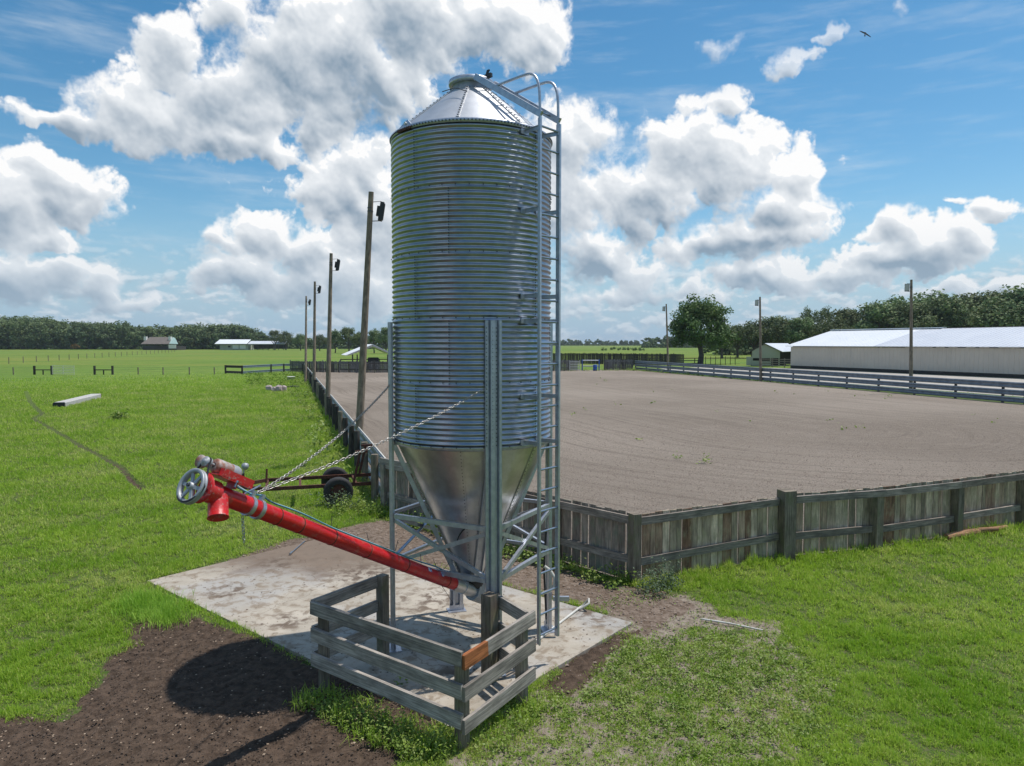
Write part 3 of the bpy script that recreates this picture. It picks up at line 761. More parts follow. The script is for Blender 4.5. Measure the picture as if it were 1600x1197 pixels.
# lifting plates on the eave
for a in (R(-137), R(43)):
    ta = Vector((-math.sin(a), math.cos(a), 0)); nr = Vector((math.cos(a), math.sin(a), 0))
    b = MB(); b.prism([(-.125, 0), (.125, 0), (.125, .045), (.02, .125), (-.02, .125), (-.125, .045)], A(SR + .012, a, Z1 - .03), ta, Vector((-nr.x * .35, -nr.y * .35, .94)), nr * .012)
    lp = b.build('lifting_plate', M['galv_frame'], silo)
    b = MB(); b.dot(A(SR - .004, a, Z1 + .045), nr, .018, .02, 12); b.build('eye_hole', M['white'], lp)
    b = MB(); b.beam(A(SR + .026, a, Z1 - .032) - ta * .13, A(SR + .026, a, Z1 - .032) + ta * .13, .02, .03); b.build('angle_foot', M['rust'], lp)
# hopper cone
HT, HB = 1.005, .165
b = MB(); prof = []
for i in range(13):
    s_ = i / 12.0; prof.append((HB + (HT - HB) * s_, .90 + (Z0 + .0 - .90) * s_))
b.lathe(prof, 80, org=(SC.x, SC.y, 0)); hop = b.build('hopper_cone', M['galv_sheet'], silo)
b = MB(); b.lathe([(HT - .02, Z0 - .01), (SR + .01, Z0 - .012), (SR + .012, Z0 + .03)], 80, org=(SC.x, SC.y, 0)); b.build('hopper_rim', M['galv_frame'], silo)
b = MB(); bb = MB()
for q in range(6):
    a = R(-95 + 60 * q); nr = Vector((math.cos(a) * .9, math.sin(a) * .9, -.42))
    b.beam(A(HB + .006, a, .9), A(HT + .006, a, Z0), .05, .006, nr)
    for i in range(40):
        s_ = (i + .5) / 40; bb.dot(A(HB + (HT - HB) * s_ + .008, a, .9 + (Z0 - .9) * s_), nr, .006, .006)
b.build('cone_seam', M['galv_sheet'], hop); bb.build('cone_bolts', M['bolt'], hop)['kind'] = 'stuff'
b = MB(); b.lathe([(HB + .004, .98), (HB + .004, .86), (HB - .02, .80), (.13, .74)], 32, org=(SC.x, SC.y, 0)); b.build('outlet_boot', M['black'], silo)
b = MB(); b.lathe([(HB + .03, .93), (HB + .035, .90), (HB + .03, .87)], 32, org=(SC.x, SC.y, 0)); b.build('outlet_collar', M['galv_frame'], silo)
# slide cable looped on the cone
b = MB(); pts = []
for i in range(13):
    a = R(-112 + 44 * i / 12); z = 1.50 + .20 * math.sin(math.pi * i / 12)
    pts.append(A(HB + (HT - HB) * (z - .9) / 1.85 + .03, a, z))
b.tube(pts, .008, 6); b.build('slide_cable', M['black'], silo)
# legs: folded channels outside the shell
LA = [R(-73.5), R(16.5), R(106.5), R(196.5)]
LR, LT = SR + .018, 4.30
prof = [(-.098, .048), (-.098, .0), (-.047, .0), (-.033, .046), (.011, .046), (.022, .0), (.056, .0), (.067, .058), (.093, .058), (.093, .030)]
def leg_mesh(a):
    n = len(prof); th = .005
    ta = Vector((-math.sin(a), math.cos(a), 0)); nr = Vector((math.cos(a), math.sin(a), 0)); b = MB()
    for i in range(n - 1):
        (x0, y0), (x1, y1) = prof[i], prof[i + 1]
        dx, dy = x1 - x0, y1 - y0; l = math.hypot(dx, dy); ox, oy = -dy / l * th, dx / l * th
        b.prism([(x0, y0), (x1, y1), (x1 + ox, y1 + oy), (x0 + ox, y0 + oy)], A(LR, a, ZS), ta, nr, (0, 0, LT - ZS))
    return b, ta, nr
for a in LA:
    b, ta, nr = leg_mesh(a); leg = b.build('leg', M['galv_frame'], silo)
    bb = MB()
    for i in range(30):
        z = Z0 + .06 + i * (LT - Z0 - .1) / 30
        bb.dot(A(LR + .008, a, z) - ta * .078, nr, .008, .008); bb.dot(A(LR + .052, a, z) - ta * .012, nr, .005, .004)
        bb.dot(A(LR + .006, a, z) + ta * .045, nr, .008, .008)
    bb.build('leg_bolts', M['bolt'], leg)['kind'] = 'stuff'
    b = MB(); b.beam(A(LR - .07, a, ZS + .006), A(LR + .13, a, ZS + .006), .27, .012)
    b.beam(A(LR + .01, a, ZS + .05) - ta * .11, A(LR + .01, a, ZS + .05) + ta * .11, .012, .08)
    b.build('base_plate', M['galv_frame'], leg)
# struts down the cone from each leg
for a in LA:
    nr = Vector((math.cos(a), math.sin(a), 0)); b = MB()
    o1 = A(SR - .01, a, Z0 - .02); o2 = A(HB + .05, a, .93)
    up = Vector((nr.x * .9, nr.y * .9, -.42)); ta = Vector((-nr.y, nr.x, 0))
    b.beam(o1, o2, .10, .006, up); b.beam(o1 + up * .025 - ta * .05, o2 + up * .025 - ta * .05, .005, .05, up); b.beam(o1 + up * .025 + ta * .05, o2 + up * .025 + ta * .05, .005, .05, up)
    b.build('cone_strut', M['galv_frame'], silo)
# cross bracing between the legs
for i in range(4):
    a, a2 = LA[i], LA[(i + 1) % 4]
    def AP(a, sgn, z, r=LR + .012):
        return A(r, a, z) + Vector((-math.sin(a), math.cos(a), 0)) * (.10 * sgn)
    out = (Vector((math.cos(a), math.sin(a), 0)) + Vector((math.cos(a2), math.sin(a2), 0))).normalized()
    for z in (1.80, 1.17):
        b = MB(); p, q = AP(a, 1, z), AP(a2, -1, z)
        b.beam(p, q, .006, .055, (0, 0, 1)); b.beam(p + Vector((0, 0, .026)) - out * .024, q + Vector((0, 0, .026)) - out * .024, .05, .006, (0, 0, 1))
        b.build('girt', M['galv_frame'], silo)
    for k, (z0, z1) in enumerate(((1.74, 1.20), (1.20, 1.74))):
        b = MB(); o_ = out * (.012 if k else -.012); p, q = AP(a, 1, z0) + o_, AP(a2, -1, z1) + o_
        b.beam(p, q, .006, .05, (0, 0, 1)); b.beam(p + Vector((0, 0, .022)) - out * .02, q + Vector((0, 0, .022)) - out * .02, .04, .005, (0, 0, 1))
        b.build('cross_brace', M['galv_frame'], silo)
# ladder
ln_ = Vector((.75, -.66, 0)).normalized(); lt = Vector((.66, .75, 0)).normalized()
LM = SC + ln_ * 1.295; HW = .175
lad = MB(); lz0, lz1 = .36, 6.67
def LP(s_, z, o_=0): return LM + lt * s_ + ln_ * o_ + Vector((0, 0, z))
ladder = bpy.data.objects.new('ladder', None); C.objects.link(ladder); ladder.parent = silo
for s_ in (-1, 1):
    b = MB(); b.beam(LP(s_ * HW, lz0), LP(s_ * HW, lz1), .012, .052, ln_)
    b.beam(LP(s_ * (HW + .012), lz0, .024), LP(s_ * (HW + .012), lz1, .024), .030, .006, ln_); b.build('ladder_rail', M['galv_frame'], ladder)
for i in range(25):
    b = MB(); z = .47 + i * .2545
    b.tube([LP(-HW, z), LP(HW, z)], .014, 8); b.build('rung', M['galv'], ladder)
for z in (6.56, 5.62, 4.60, 4.30, 3.38, 2.82):
    for s_ in (-1, 1):
        b = MB(); p = LP(s_ * HW, z); q_ = Vector((p.x - SC.x, p.y - SC.y, 0)); d_ = q_.normalized()
        e = SC + d_ * (SR + .008) + Vector((0, 0, z))
        b.beam(p, e, .006, .05); b.beam(p + Vector((0, 0, .022)), e + Vector((0, 0, .022)), .035, .005); b.beam(e - lt * .07, e + lt * .07, .012, .06)
        b.build('standoff', M['galv_frame'], ladder)
# roof ladder, two channels with rungs and bent tube handholds
RP = lambda s_, u, h=.085: (LM * (1 - u) + (SC + ln_ * (RR - .02)) * u) + lt * (s_ * HW) + Vector((0, 0, 6.63 + (ZR + .075 - 6.63) * u + h * (1 - u * .6)))
for s_ in (-1, 1):
    b = MB(); b.beam(RP(s_, -.02), RP(s_, 1.0), .035, .075, ln_.cross(lt) * -1 if False else (0, 0, 1)); b.build('roof_ladder_rail', M['galv_frame'], ladder)
    b = MB()
    top = LP(s_ * HW, lz1 - .03)
    # handhold: up from the rail, round the bend, down to the roof rail
    pts = [top + Vector((0, 0, -.1)), top + Vector((0, 0, .25))]
    e2 = RP(s_, .70)
    apex = top + Vector((0, 0, .60)) - ln_ * .10
    ctrl = [top + Vector((0, 0, .22)), top + Vector((0, 0, .38)) - ln_ * .01, top + Vector((0, 0, .50)) - ln_ * .05, top + Vector((0, 0, .565)) - ln_ * .13, top + Vector((0, 0, .575)) - ln_ * .25]
    pts = [top + Vector((0, 0, -.1))] + ctrl + [e2]
    # smooth by corner cutting
    for _ in range(2):
        np_ = [pts[0]]
        for p_, q_ in zip(pts[:-1], pts[1:]): np_ += [p_.lerp(q_, .25), p_.lerp(q_, .75)]
        pts = np_ + [pts[-1]]
    b.tube(pts, .017, 10); b.build('handhold', M['galv_frame'], ladder)
for i in range(6):
    b = MB(); u = .12 + i * .155; b.tube([RP(-1, u), RP(1, u)], .012, 6); b.build('roof_rung', M['galv'], ladder)

# ------------------------------------------------------------------ auger
A0 = Vector((-.53, 9.40, .70)); PD = Vector((-.5, -.87, 0)).normalized(); AX = (PD + Vector((0, 0, .519))).normalized(); K_ = math.hypot(1, .519)
def AG(t_): return A0 + (PD + Vector((0, 0, .519))) * t_
aug = thing('grain_auger', A0 + Vector((0, 0, -.68)), 'red tube auger hanging on chains, pulley and motor at its upper end', 'auger')
TR = .079; side = AX.cross(Vector((0, 0, 1))).normalized(); upn = side.cross(AX).normalized()
b = MB(); b.tube([AG(.44), AG(1.4), AG(2.3), AG(3.3), AG(4.06)], TR, 32); tube = b.build('auger_tube', M['red'], aug)
for t_ in (.62, 1.45, 2.1, 2.62, 3.05, 3.32):
    b = MB(); b.tube([AG(t_), AG(t_ + .010)], TR + .003, 32); b.build('strap', M['rust'], aug)
for t_ in (3.52, 3.62):
    b = MB(); b.tube([AG(t_), AG(t_ + .035)], TR + .012, 32); b.beam(AG(t_ + .017) + upn * (TR - .01), AG(t_ + .017) + upn * (TR + .06), .04, .03, AX); b.build('clamp_band', M['galv_frame'], aug)
b = MB(); b.tube([AG(-.02), AG(.46)], TR + .006, 32); b.tube([AG(.24), AG(.26)], TR + .014, 32)
b.build('lower_sleeve', M['galv_sheet'], aug)
b = MB(); hw_ = TR + .026
sec = [(-hw_, hw_ + .03), (-hw_, 0)] + [(hw_ * math.cos(math.pi + i * math.pi / 10), hw_ * math.sin(math.pi + i * math.pi / 10)) for i in range(1, 10)] + [(hw_, 0), (hw_, hw_ + .03)]
b.prism(sec, AG(-.24) - upn * .02, side, upn, AX * .28); b.build('inlet_trough', M['greypaint'], aug)
b = MB(); b.beam(AG(.42) + upn * .13, AG(-.2) + upn * .13, .19, .012, upn); b.beam(AG(.30) + upn * .15 - side * .06, AG(.05) + upn * .15 - side * .06, .02, .03, upn); b.build('slide_plate', M['galv_frame'], aug)
# head: end flange, spout
b = MB(); b.tube([AG(3.98), AG(4.08)], TR + .02, 32); b.build('head_flange', M['redworn'], aug)
sd = Vector((.20, -.52, -.83)).normalized(); sp0 = AG(3.95)
b = MB(); b.lathe([(.082, -.02), (.083, .10), (.083, .185), (.089, .193), (.078, .193), (.081, .05)], 32, axis=sd, org=sp0 + sd * .02); b.build('discharge_spout', M['redworn'], aug)
b = MB(); b.lathe([(.001, .12), (.077, .12)], 24, axis=sd, org=sp0 + sd * .02); b.build('spout_shade_disc', M['dark'], aug)  # dark disc stands in for the shade inside the spout mouth
# pulley
pc = AG(4.19) - upn * .015
pul = bpy.data.objects.new('pulley', None); C.objects.link(pul); pul.parent = aug
b = MB(); b.lathe([(.118, -.022), (.150, -.024), (.150, -.014), (.138, -.004), (.150, .006), (.150, .020), (.145, .024), (.126, .024), (.118, .016), (.118, -.022)], 48, axis=AX, org=pc); b.build('rim', M['greypaint'], pul)
b = MB(); b.lathe([(.030, -.02), (.030, .035), (.018, .036), (.014, .030), (.001, .030)], 24, axis=AX, org=pc); b.build('hub', M['greypaint'], pul)
for i in range(6):
    a = i * math.pi / 3 + .12; d_ = side * math.cos(a) + upn * math.sin(a)
    b = MB(); b.beam(pc + d_ * .026, pc + d_ * .122, .030, .016, AX); b.build('spoke', M['greypaint'], pul)
b = MB(); b.tube([AG(4.0), pc + AX * .05], .014, 12); b.build('drive_shaft', M['bolt'], aug)
# motor above the tube with its small pulley and the belt
mo = AG(4.05) + upn * .215 + side * .02
mp = mo + AX * .10
b = MB(); b.lathe([(.020, 0), (.052, 0), (.064, .02), (.066, .08), (.066, .17)], 32, axis=-AX, org=mo + AX * .02); b.build('motor_body', M['rustgrey'], aug)
b = MB(); b.lathe([(.066, .17), (.069, .18), (.069, .235), (.060, .262), (.03, .27), (.001, .27)], 32, axis=-AX, org=mo + AX * .02); b.build('motor_end', M['greypaint'], aug)
b = MB(); b.lathe([(.001, -.03), (.042, -.03), (.044, -.022), (.034, -.008), (.044, .006), (.044, .016), (.018, .018), (.018, .03), (.001, .03)], 24, axis=AX, org=mp); b.tube([mo, mp], .012, 10); b.build('motor_pulley', M['greypaint'], aug)
b = MB(); bd = (mp - pc); bl = bd.length; bd.normalize(); bs = bd.cross(AX).normalized()
loop = []; beta = math.asin((.138 - .034) / bl)
for i in range(17):
    a = math.pi / 2 + beta * 0 + math.pi * i / 16
    loop.append(pc + (bd * math.cos(a) + bs * math.sin(a)) * .143)
for i in range(9):
    a = -math.pi / 2 + math.pi * i / 8
    loop.append(mp + (bd * math.cos(a) + bs * math.sin(a)) * .040)
loop.append(loop[0]); off = AX * -.004
for p_, q_ in zip(loop[:-1], loop[1:]): b.beam(p_ + off, q_ + off, .014, .012, AX)
b.build('drive_belt', M['black'], aug)
b = MB(); gc = mo + side * .085 + AX * .075 - upn * .00
b.lathe([(.001, .0), (.05, .0), (.055, .012), (.055, .05), (.001, .05)], 24, axis=AX, org=gc - AX * .02); b.build('capacitor_cover', M['rustgrey'], aug)
b = MB(); m0 = mo - side * .105 - upn * .050
b.beam(m0 + AX * .0, m0 - AX * .34, .05, .075, upn); b.build('mount_channel', M['redworn'], aug)
b = MB(); m0 = mo - side * .02 - upn * .075
b.beam(m0 + AX * .03, m0 - AX * .28, .22, .012, upn)
b.beam(AG(3.86) + upn * .08, AG(3.86) + upn * .15, .13, .008, AX); b.build('mount_plate', M['redworn'], aug)
b = MB(); b.tube([AG(3.90) + upn * .09 + side * -.10, AG(3.90) + upn * .18 + side * -.10], .009, 8); b.tube([AG(3.90) + upn * .13 - side * .10, AG(3.90) + upn * .15 - side * .10], .018, 6)
b.tube([AG(3.72) + upn * .08, AG(3.56) + upn * .21 + side * .05], .009, 8); b.build('adjusting_bolt', M['galv'], aug)
b = MB(); b.lathe([(.085, -.004), (.13, -.004), (.13, .0), (.085, .0)], 32, axis=AX, org=AG(4.10)); b.build('bearing_plate', M['redworn'], aug)
# power cable laid along the tube
b = MB(); b2 = MB(); pts = []; pts2 = []
for i in range(60):
    s_ = i / 59; t_ = 3.66 - s_ * 3.25
    lift = .012 + .03 * math.exp(-((t_ - 3.55) / .10) ** 2) + .022 * max(0, math.sin(s_ * 9)) ** 2
    pts.append(AG(t_) + upn * (TR + lift) + side * (.02 * math.sin(s_ * 7)))
    pts2.append(AG(t_) + upn * (TR + lift + .006) + side * (.02 * math.sin(s_ * 7) + .016))
pts = [mo - AX * .22 - upn * .07, mo - AX * .30 - upn * .10] + pts; pts2 = [mo - AX * .20 - upn * .07, mo - AX * .31 - upn * .09] + pts2
b.tube(pts, .008, 6); b2.tube(pts2, .006, 6); b.build('power_cable', M['cable_blue'], aug); b2.build('ground_wire', M['cable_white'], aug)
b = MB()
for t_, l, dd in ((2.62, .12, .02), (2.05, .10, .05), (1.62, .15, -.02), (1.12, .11, .03), (.78, .13, .1), (.70, .12, -.1), (.66, .20, -.28)):
    p_ = AG(t_) + upn * (TR + .01) * (1 if l != .20 else -.6) + side * .04
    b.tube([p_, p_ + upn * l * (1 if l != .20 else -1) + side * dd + AX * .03], .0035, 4)
b.build('tie_tail', M['black'], aug)
for (t_, w_) in ((1.06, .075), (.80, .06)):
    b = MB(); n_ = (upn * .55 - side * -.84).normalized(); n_ = (upn * .62 + side * (1 if side.y < 0 else -1) * .78).normalized()
    b.lathe([(TR + .0015, -w_ / 2), (TR + .0015, w_ / 2)], 6, axis=AX, org=AG(t_), a0=0, a1=.6)
    # turn the patch to the upper side that faces the yard
    o_ = b.build('warning_decal', M['decal'], aug)
    q_ = Vector((0, 0, 1)).rotation_difference(AX).to_matrix()
    want = math.atan2((q_.inverted() @ n_).y, (q_.inverted() @ n_).x)
    b2 = MB(); b2.lathe([(TR + .0015, -w_ / 2), (TR + .0015, w_ / 2)], 6, axis=AX, org=AG(t_), a0=want - .35, a1=want + .35)
    o_.data = b2.build('tmp', M['decal'], aug).data; bpy.data.objects.remove(bpy.data.objects['tmp'])

# ------------------------------------------------------------------ chains
def link_ring(c, d_, u_, ln, wd, r, b):
    s_ = d_.cross(u_).normalized(); pts = []
    for i in range(13):
        a = 2 * math.pi * i / 12
        x = math.cos(a) * wd / 2; y = math.sin(a) * wd / 2 + (1 if math.sin(a) > 0 else -1) * (ln - wd) / 2 * (0 if abs(math.sin(a)) < 1e-6 else 1)
        pts.append(c + s_ * x + d_ * y)
    b.tube(pts, r, 5, False)
def chain(name, p, q, sag, label, n, grp=None):
    b = MB(); pts = []
    for i in range(n + 1):
        s_ = i / n; pts.append(p.lerp(q, s_) + Vector((0, 0, -sag * 4 * s_ * (1 - s_))))
    for i in range(n):
        c = (pts[i] + pts[i + 1]) / 2; d_ = (pts[i + 1] - pts[i]).normalized()
        u_ = d_.cross(Vector((0, 0, 1))).normalized()
        v_ = d_.cross(u_)
        tw = i * math.pi / 2 + .5 + i * .02
        link_ring(c, d_, u_ * math.cos(tw) + v_ * math.sin(tw), (pts[1] - pts[0]).length * 1.42, .024, .0036, b)
    o = b.build(name, M['chain'], None, p); tag(o, label, 'chain', grp); return o
cb0 = AG(3.60) + upn * (TR + .05)
La = LA[3]; Fa = LA[0]
chain('steel_chain', cb0 - side * .0, A(LR + .05, La, 3.50) + Vector((-math.sin(La), math.cos(La), 0)) * .1, .10, 'steel chain from the auger clamps up to the left leg of the bin', 82)
chain('steel_chain', cb0 + side * .02, A(LR + .05, Fa, 3.50) - Vector((-math.sin(Fa), math.cos(Fa), 0)) * .1, .07, 'steel chain from the auger clamps across the bin to its front leg', 74)
pe = AG(3.66) - upn * (TR + .02)
chain('chain_end', pe, pe + Vector((.01, 0, -.24)), 0, 'short loose end of chain hanging below the red auger tube', 9)

# ------------------------------------------------------------------ rail guard round the auger boot
PL = G(608, 1023); PL.z = 0; PC = G(507, 1076); PF = G(722, 1166); PR = G(815, 1098); PB = G(768, 1062)
pen = thing('rail_guard', PF.lerp(PC, .5), 'grey weathered rail guard of posts and planks in front of the bin', 'rail fence')
def post(p, h, sz, m, parent, round_=False, name='post', zb=-.08, rz=0, lean=(0, 0)):
    b = MB()
    if round_: b.tube([Vector((p.x, p.y, zb)), Vector((p.x + lean[0], p.y + lean[1], h))], [sz * 1.04, sz], 12)
    else:
        b.beam(Vector((p.x, p.y, zb)), Vector((p.x + lean[0], p.y + lean[1], h)), sz, sz, (math.cos(rz), math.sin(rz), 0), .003)
    return b.build(name, m, parent)
dF = (PF - PC).normalized(); nF = Vector((dF.y, -dF.x, 0))
if nF.y > 0: nF = -nF
rzp = math.atan2(dF.y, dF.x)
post(PC, .90, .065, M['post_wood'], pen, True); post(PF, .86, .075, M['post_wood'], pen, True, zb=-.2)
post(PR, .88, .07, M['post_wood'], pen, True); post(PL + Vector((-.07, -.03, 0)), 1.06, .115, M['post_wood'], pen, rz=rzp); post(PB + Vector((-.02, -.06, 0)), 1.07, .15, M['post_wood'], pen, rz=rzp)
def railp(a, b_, za, zb, m=M['rail_wood'], w_=.04, h_=.148):
    b = MB(); b.beam(Vector((a.x, a.y, za)), Vector((b_.x, b_.y, zb)), w_, h_, (0, 0, 1), .003); return b.build('rail', m, pen)
a_ = PC + nF * .09 - dF * .10; b_ = PF + nF * .10 + dF * .085
for z in (.965, .655, .355): railp(a_, b_, z + .01, z - .015 if z > .9 else z - .035)
dR = (PR - PF).normalized(); nR = Vector((dR.y, -dR.x, 0))
if nR.x < 0: nR = -nR
c_ = PF + nR * .10 - dR * .10; d_ = PR + nR * .09 + dR * .12
for z in (.92, .60, .27):
    if z > .9:
        mid = c_.lerp(d_, .30)
        o1 = railp(c_, mid, z, z + .012, M['orange_wood']); tag(o1, 'orange fresh looking end of the top rail')
        railp(mid, d_, z + .012, z + .045)
    else: railp(c_, d_, z, z + .05)
e_ = PL + Vector((-.03, -.02, 0)); f_ = PC - dF * .05 - Vector((.0, .0, 0))
dd = (e_ - f_).normalized(); nn = Vector((-dd.y, dd.x, 0))
for z in (.975, .665, .36): railp(f_ + nn * .075 - dd * .06, e_ + nn * .075 + dd * .02, z, z)
g_ = PR + dR * .0; h_ = PB + Vector((.02, -.02, 0)); dd = (h_ - g_).normalized(); nn = Vector((dd.y, -dd.x, 0))
if nn.x < 0: nn = -nn
for z in (.94, .62, .33): railp(g_ + nn * .085 + dd * .02, h_ + nn * .085 + dd * .05, z, z + .01)
# short stub post inside, top mossy
stub = G(805 * .35 + 440 + 1, 840 + 478 * .35, .55)

# ------------------------------------------------------------------ near picket fence
pk = thing('picket_fence', C1, 'weathered mossy picket fence bounding the near side of the arena', 'fence')
def along(pts, step, phase=0):
    out = []; acc_ = phase
    for a, b in zip(pts[:-1], pts[1:]):
        l = (b - a).length; d_ = (b - a).normalized()
        while acc_ < l: out.append((a + d_ * acc_, d_)); acc_ += step
        acc_ -= l
    return out
fence_pts = [C1, F1, F2, F3, F3 + Vector((2.05, .95, 0)), F3 + Vector((4.15, 1.85, 0)), F3 + Vector((6.3, 2.8, 0)), F3 + Vector((8.5, 3.8, 0)), F3 + Vector((12.8, 5.8, 0)), F3 + Vector((17.2, 7.7, 0)), F3 + Vector((21.6, 9.6, 0)), R_NEAR]
left_pts = [C1, C1.lerp(C0, .235), C1.lerp(C0, .48), C1.lerp(C0, .74), C0]
rnd = random.Random(4)
def bay(a, b_, mat_, outside, hb=1.16):
    """pickets on the arena side, two rails outside"""
    d_ = (b_ - a).normalized(); n_ = outside; l = (b_ - a).length; mb = MB(); x = .02; gaps = []
    while x < l - .02:
        w_ = rnd.choice((.10, .14, .14, .145, .19)); w_ = min(w_, l - x)
        h = hb + rnd.uniform(-.012, .014); c = a + d_ * (x + w_ / 2) - n_ * .02
        lean = rnd.uniform(-.008, .008)
        mb.beam(Vector((c.x, c.y, .03)), Vector((c.x, c.y, h)) + d_ * lean, w_, .022, n_, .002)
        x += w_ + rnd.choice((.004, .006, .012, .03))
    mb.build('picket_panel', mat_, pk)
def frail(a, b_, n_, z, z2=None, w_=.045, h_=.13, off=.035):
    mb = MB(); mb.beam(Vector((a.x, a.y, z)) + n_ * off, Vector((b_.x, b_.y, z2 if z2 else z)) + n_ * off, w_, h_, (0, 0, 1), .004); mb.build('rail', M['fence_rail'], pk)
for i, (a, b_) in enumerate(zip(fence_pts[:-1], fence_pts[1:])):
    d_ = (b_ - a).normalized(); n_ = Vector((d_.y, -d_.x, 0))
    bay(a, b_, M['picket_wood'], n_, 1.16 if i == 0 else 1.20)
    if i == 0: frail(a + d_ * .07, b_ - d_ * .15, n_, 1.05, 1.08); frail(a + d_ * .07, b_ - d_ * .15, n_, .36, .42)
    else: frail(a + d_ * (.12 if i == 1 else -.05), b_ + d_ * .1, n_, 1.13 + (.006 if i % 2 else 0), None, off=.20 + (.004 if i % 2 else 0)); frail(a + d_ * .1, b_ - d_ * .1, n_, .40 + (.02 if i % 2 else 0), None, off=.09)
for i, (a, b_) in enumerate(zip(left_pts[:-1], left_pts[1:])):
    d_ = (b_ - a).normalized(); n_ = Vector((-d_.y, d_.x, 0))
    if n_.y > 0: n_ = -n_
    bay(a, b_, M['brown_picket'], n_, 1.18); frail(a + d_ * .08, b_ - d_ * .02, n_, 1.07 if i < 3 else 1.12); frail(a + d_ * .08, b_ - d_ * .02, n_, .40)
for i, p_ in enumerate(fence_pts[:-1]):
    big = i == 1
    d_ = (fence_pts[i + 1] - p_).normalized(); n_ = Vector((d_.y, -d_.x, 0)); rz = math.atan2(d_.y, d_.x)
    post(p_ + n_ * (.02 if i == 0 else .095), 1.19 if i == 0 else (1.30 if big else 1.12), .16 if i == 0 else (.25 if big else .17), M['post_wood'], pk, rz=rz)
for p_ in left_pts[1:]:
    post(p_ + Vector((-.06, -.06, 0)), 1.14, .14, M['brown_picket'], pk, rz=-.77)
b = MB(); d_ = Vector((-.72, .70, 0))
b.beam(C0 + Vector((.9, -.95, 1.16)), C0 + Vector((-.18, .05, 1.16)), .06, .24, (0, 0, 1)); b.build('corner_plank', M['rail_wood'], pk)

# ------------------------------------------------------------------ guard rail fences
def wbeam(a, b_, z, mat_, parent, hh=.165, name='rail'):
    """corrugated highway rail from a to b, centre height z"""
    d_ = (b_ - a).normalized(); n_ = Vector((d_.y, -d_.x, 0))
    sec = [(-hh, .0), (-hh * .86, .045), (-hh * .5, .055), (-hh * .2, .012), (hh * .2, .012), (hh * .5, .055), (hh * .86, .045), (hh, .0)]
    vs = []
    for p_ in (a, b_):
        for (u, o_) in sec: vs.append(Vector((p_.x, p_.y, z + u)) + n_ * o_)
        for (u, o_) in sec: vs.append(Vector((p_.x, p_.y, z + u)) + n_ * (o_ - .006))
    m_ = MB(); n = len(sec); fs = []
    for i in range(n - 1): fs += [(i, i + 1, 2 * n + i + 1, 2 * n + i), (n + i + 1, n + i, 3 * n + i, 3 * n + i + 1)]
    fs += [(0, n, 3 * n, 2 * n), (2 * n - 1, n - 1, 3 * n - 1, 4 * n - 1)]
    m_.add(vs, fs); return m_.build(name, mat_, parent)
dL = (FAR_L - C0).normalized(); nL = Vector((-dL.y, dL.x, 0))   # outward, to the pasture
if nL.x > 0: nL = -nL
gl = thing('guardrail_fence', C0, 'blue grey guardrail fence on round wooden posts along the left side of the arena', 'fence', 'guardrail fences round the arena')
LL = (FAR_L - C0).length
x = .25
while x < LL - 1:
    x2 = min(x + 3.81, LL)
    for z in (.24, .71, 1.04):
        wbeam(C0 + dL * (x2 + .05), C0 + dL * x, z + .003 * (int(x / 3.81) % 2), M['guard_steel'], gl)
    x += 3.81
x = .9
while x < LL:
    p_ = C0 + dL * x + nL * .20
    post(p_, 1.22 + rnd.uniform(-.06, .08), .095 if x < 30 else .10, M['dark_wood'] if int(x) % 3 else M['post_wood'], gl, True, lean=(rnd.uniform(-.04, .04), rnd.uniform(-.04, .04)))
    x += 2.35
b = MB(); b.beam(C0 + dL * .2 + Vector((0, 0, 1.215)), FAR_L + Vector((0, 0, 1.215)), .03, .02); b.build('lit_edge_strip', M['pvc'], gl)  # pale strip added to draw the sunlit top edge of the rails
gr = thing('guardrail_fence', FAR_R, 'blue grey three rail guardrail fence along the far right side of the arena', 'fence', 'guardrail fences round the arena')
rp = [FAR_R, G(1600, 632), R_NEAR + Vector((.2, .4, 0))]
for a, b_ in zip(rp[:-1], rp[1:]):
    l = (b_ - a).length; d_ = (b_ - a).normalized(); n_ = Vector((d_.y, -d_.x, 0)); x = 0; i = 0
    if n_.x > 0: n_ = -n_
    while x < l - .5:
        x2 = min(x + 3.81, l)
        for z in (.26, .74, 1.24): wbeam(a + d_ * x, a + d_ * (x2 + .05), z + .004 * (i % 2), M['guard_steel'], gr, .20 if z > 1 else .185)
        p_ = a + d_ * x - n_ * .12
        post(p_, 1.34, .09, M['dark_wood'], gr, True); x += 3.81; i += 1

# ------------------------------------------------------------------ far side of the arena
def picket_line(name, pts, h, label, step=2.6, m=M['dark_wood'], z0=0):
    th = thing(name, pts[0], label, 'fence')
    for a, b_ in zip(pts[:-1], pts[1:]):
        d_ = (b_ - a).normalized(); n_ = Vector((d_.y, -d_.x, 0)); l = (b_ - a).length; x = 0; mb = MB()
        while x < l:
            w_ = rnd.uniform(.12, .22); c = a + d_ * (x + w_ / 2)
            mb.beam(Vector((c.x, c.y, .04)), Vector((c.x, c.y, h + rnd.uniform(-.05, .05))), w_, .025, n_); x += w_ + rnd.choice((.01, .02, .05))
        mb.build('picket_panel', m, th)
        mb = MB(); mb.beam(a + n_ * .04 + Vector((0, 0, h * .85)), b_ + n_ * .04 + Vector((0, 0, h * .85)), .05, .14); mb.build('rail', m, th)
        mb = MB(); mb.beam(a + n_ * .04 + Vector((0, 0, h * .3)), b_ + n_ * .04 + Vector((0, 0, h * .3)), .05, .14); mb.build('rail', m, th)
    for p_, d_ in along(pts, step): post(p_, h + .12, .14, m, th)
    return th
M['far_picket'] = wood_mat('grey_far_pickets', [(.12, .115, .11), (.22, .21, .20), (.07, .06, .05)], None, .4)
fa = FAR_L + Vector((1.5, -9.0, 0))
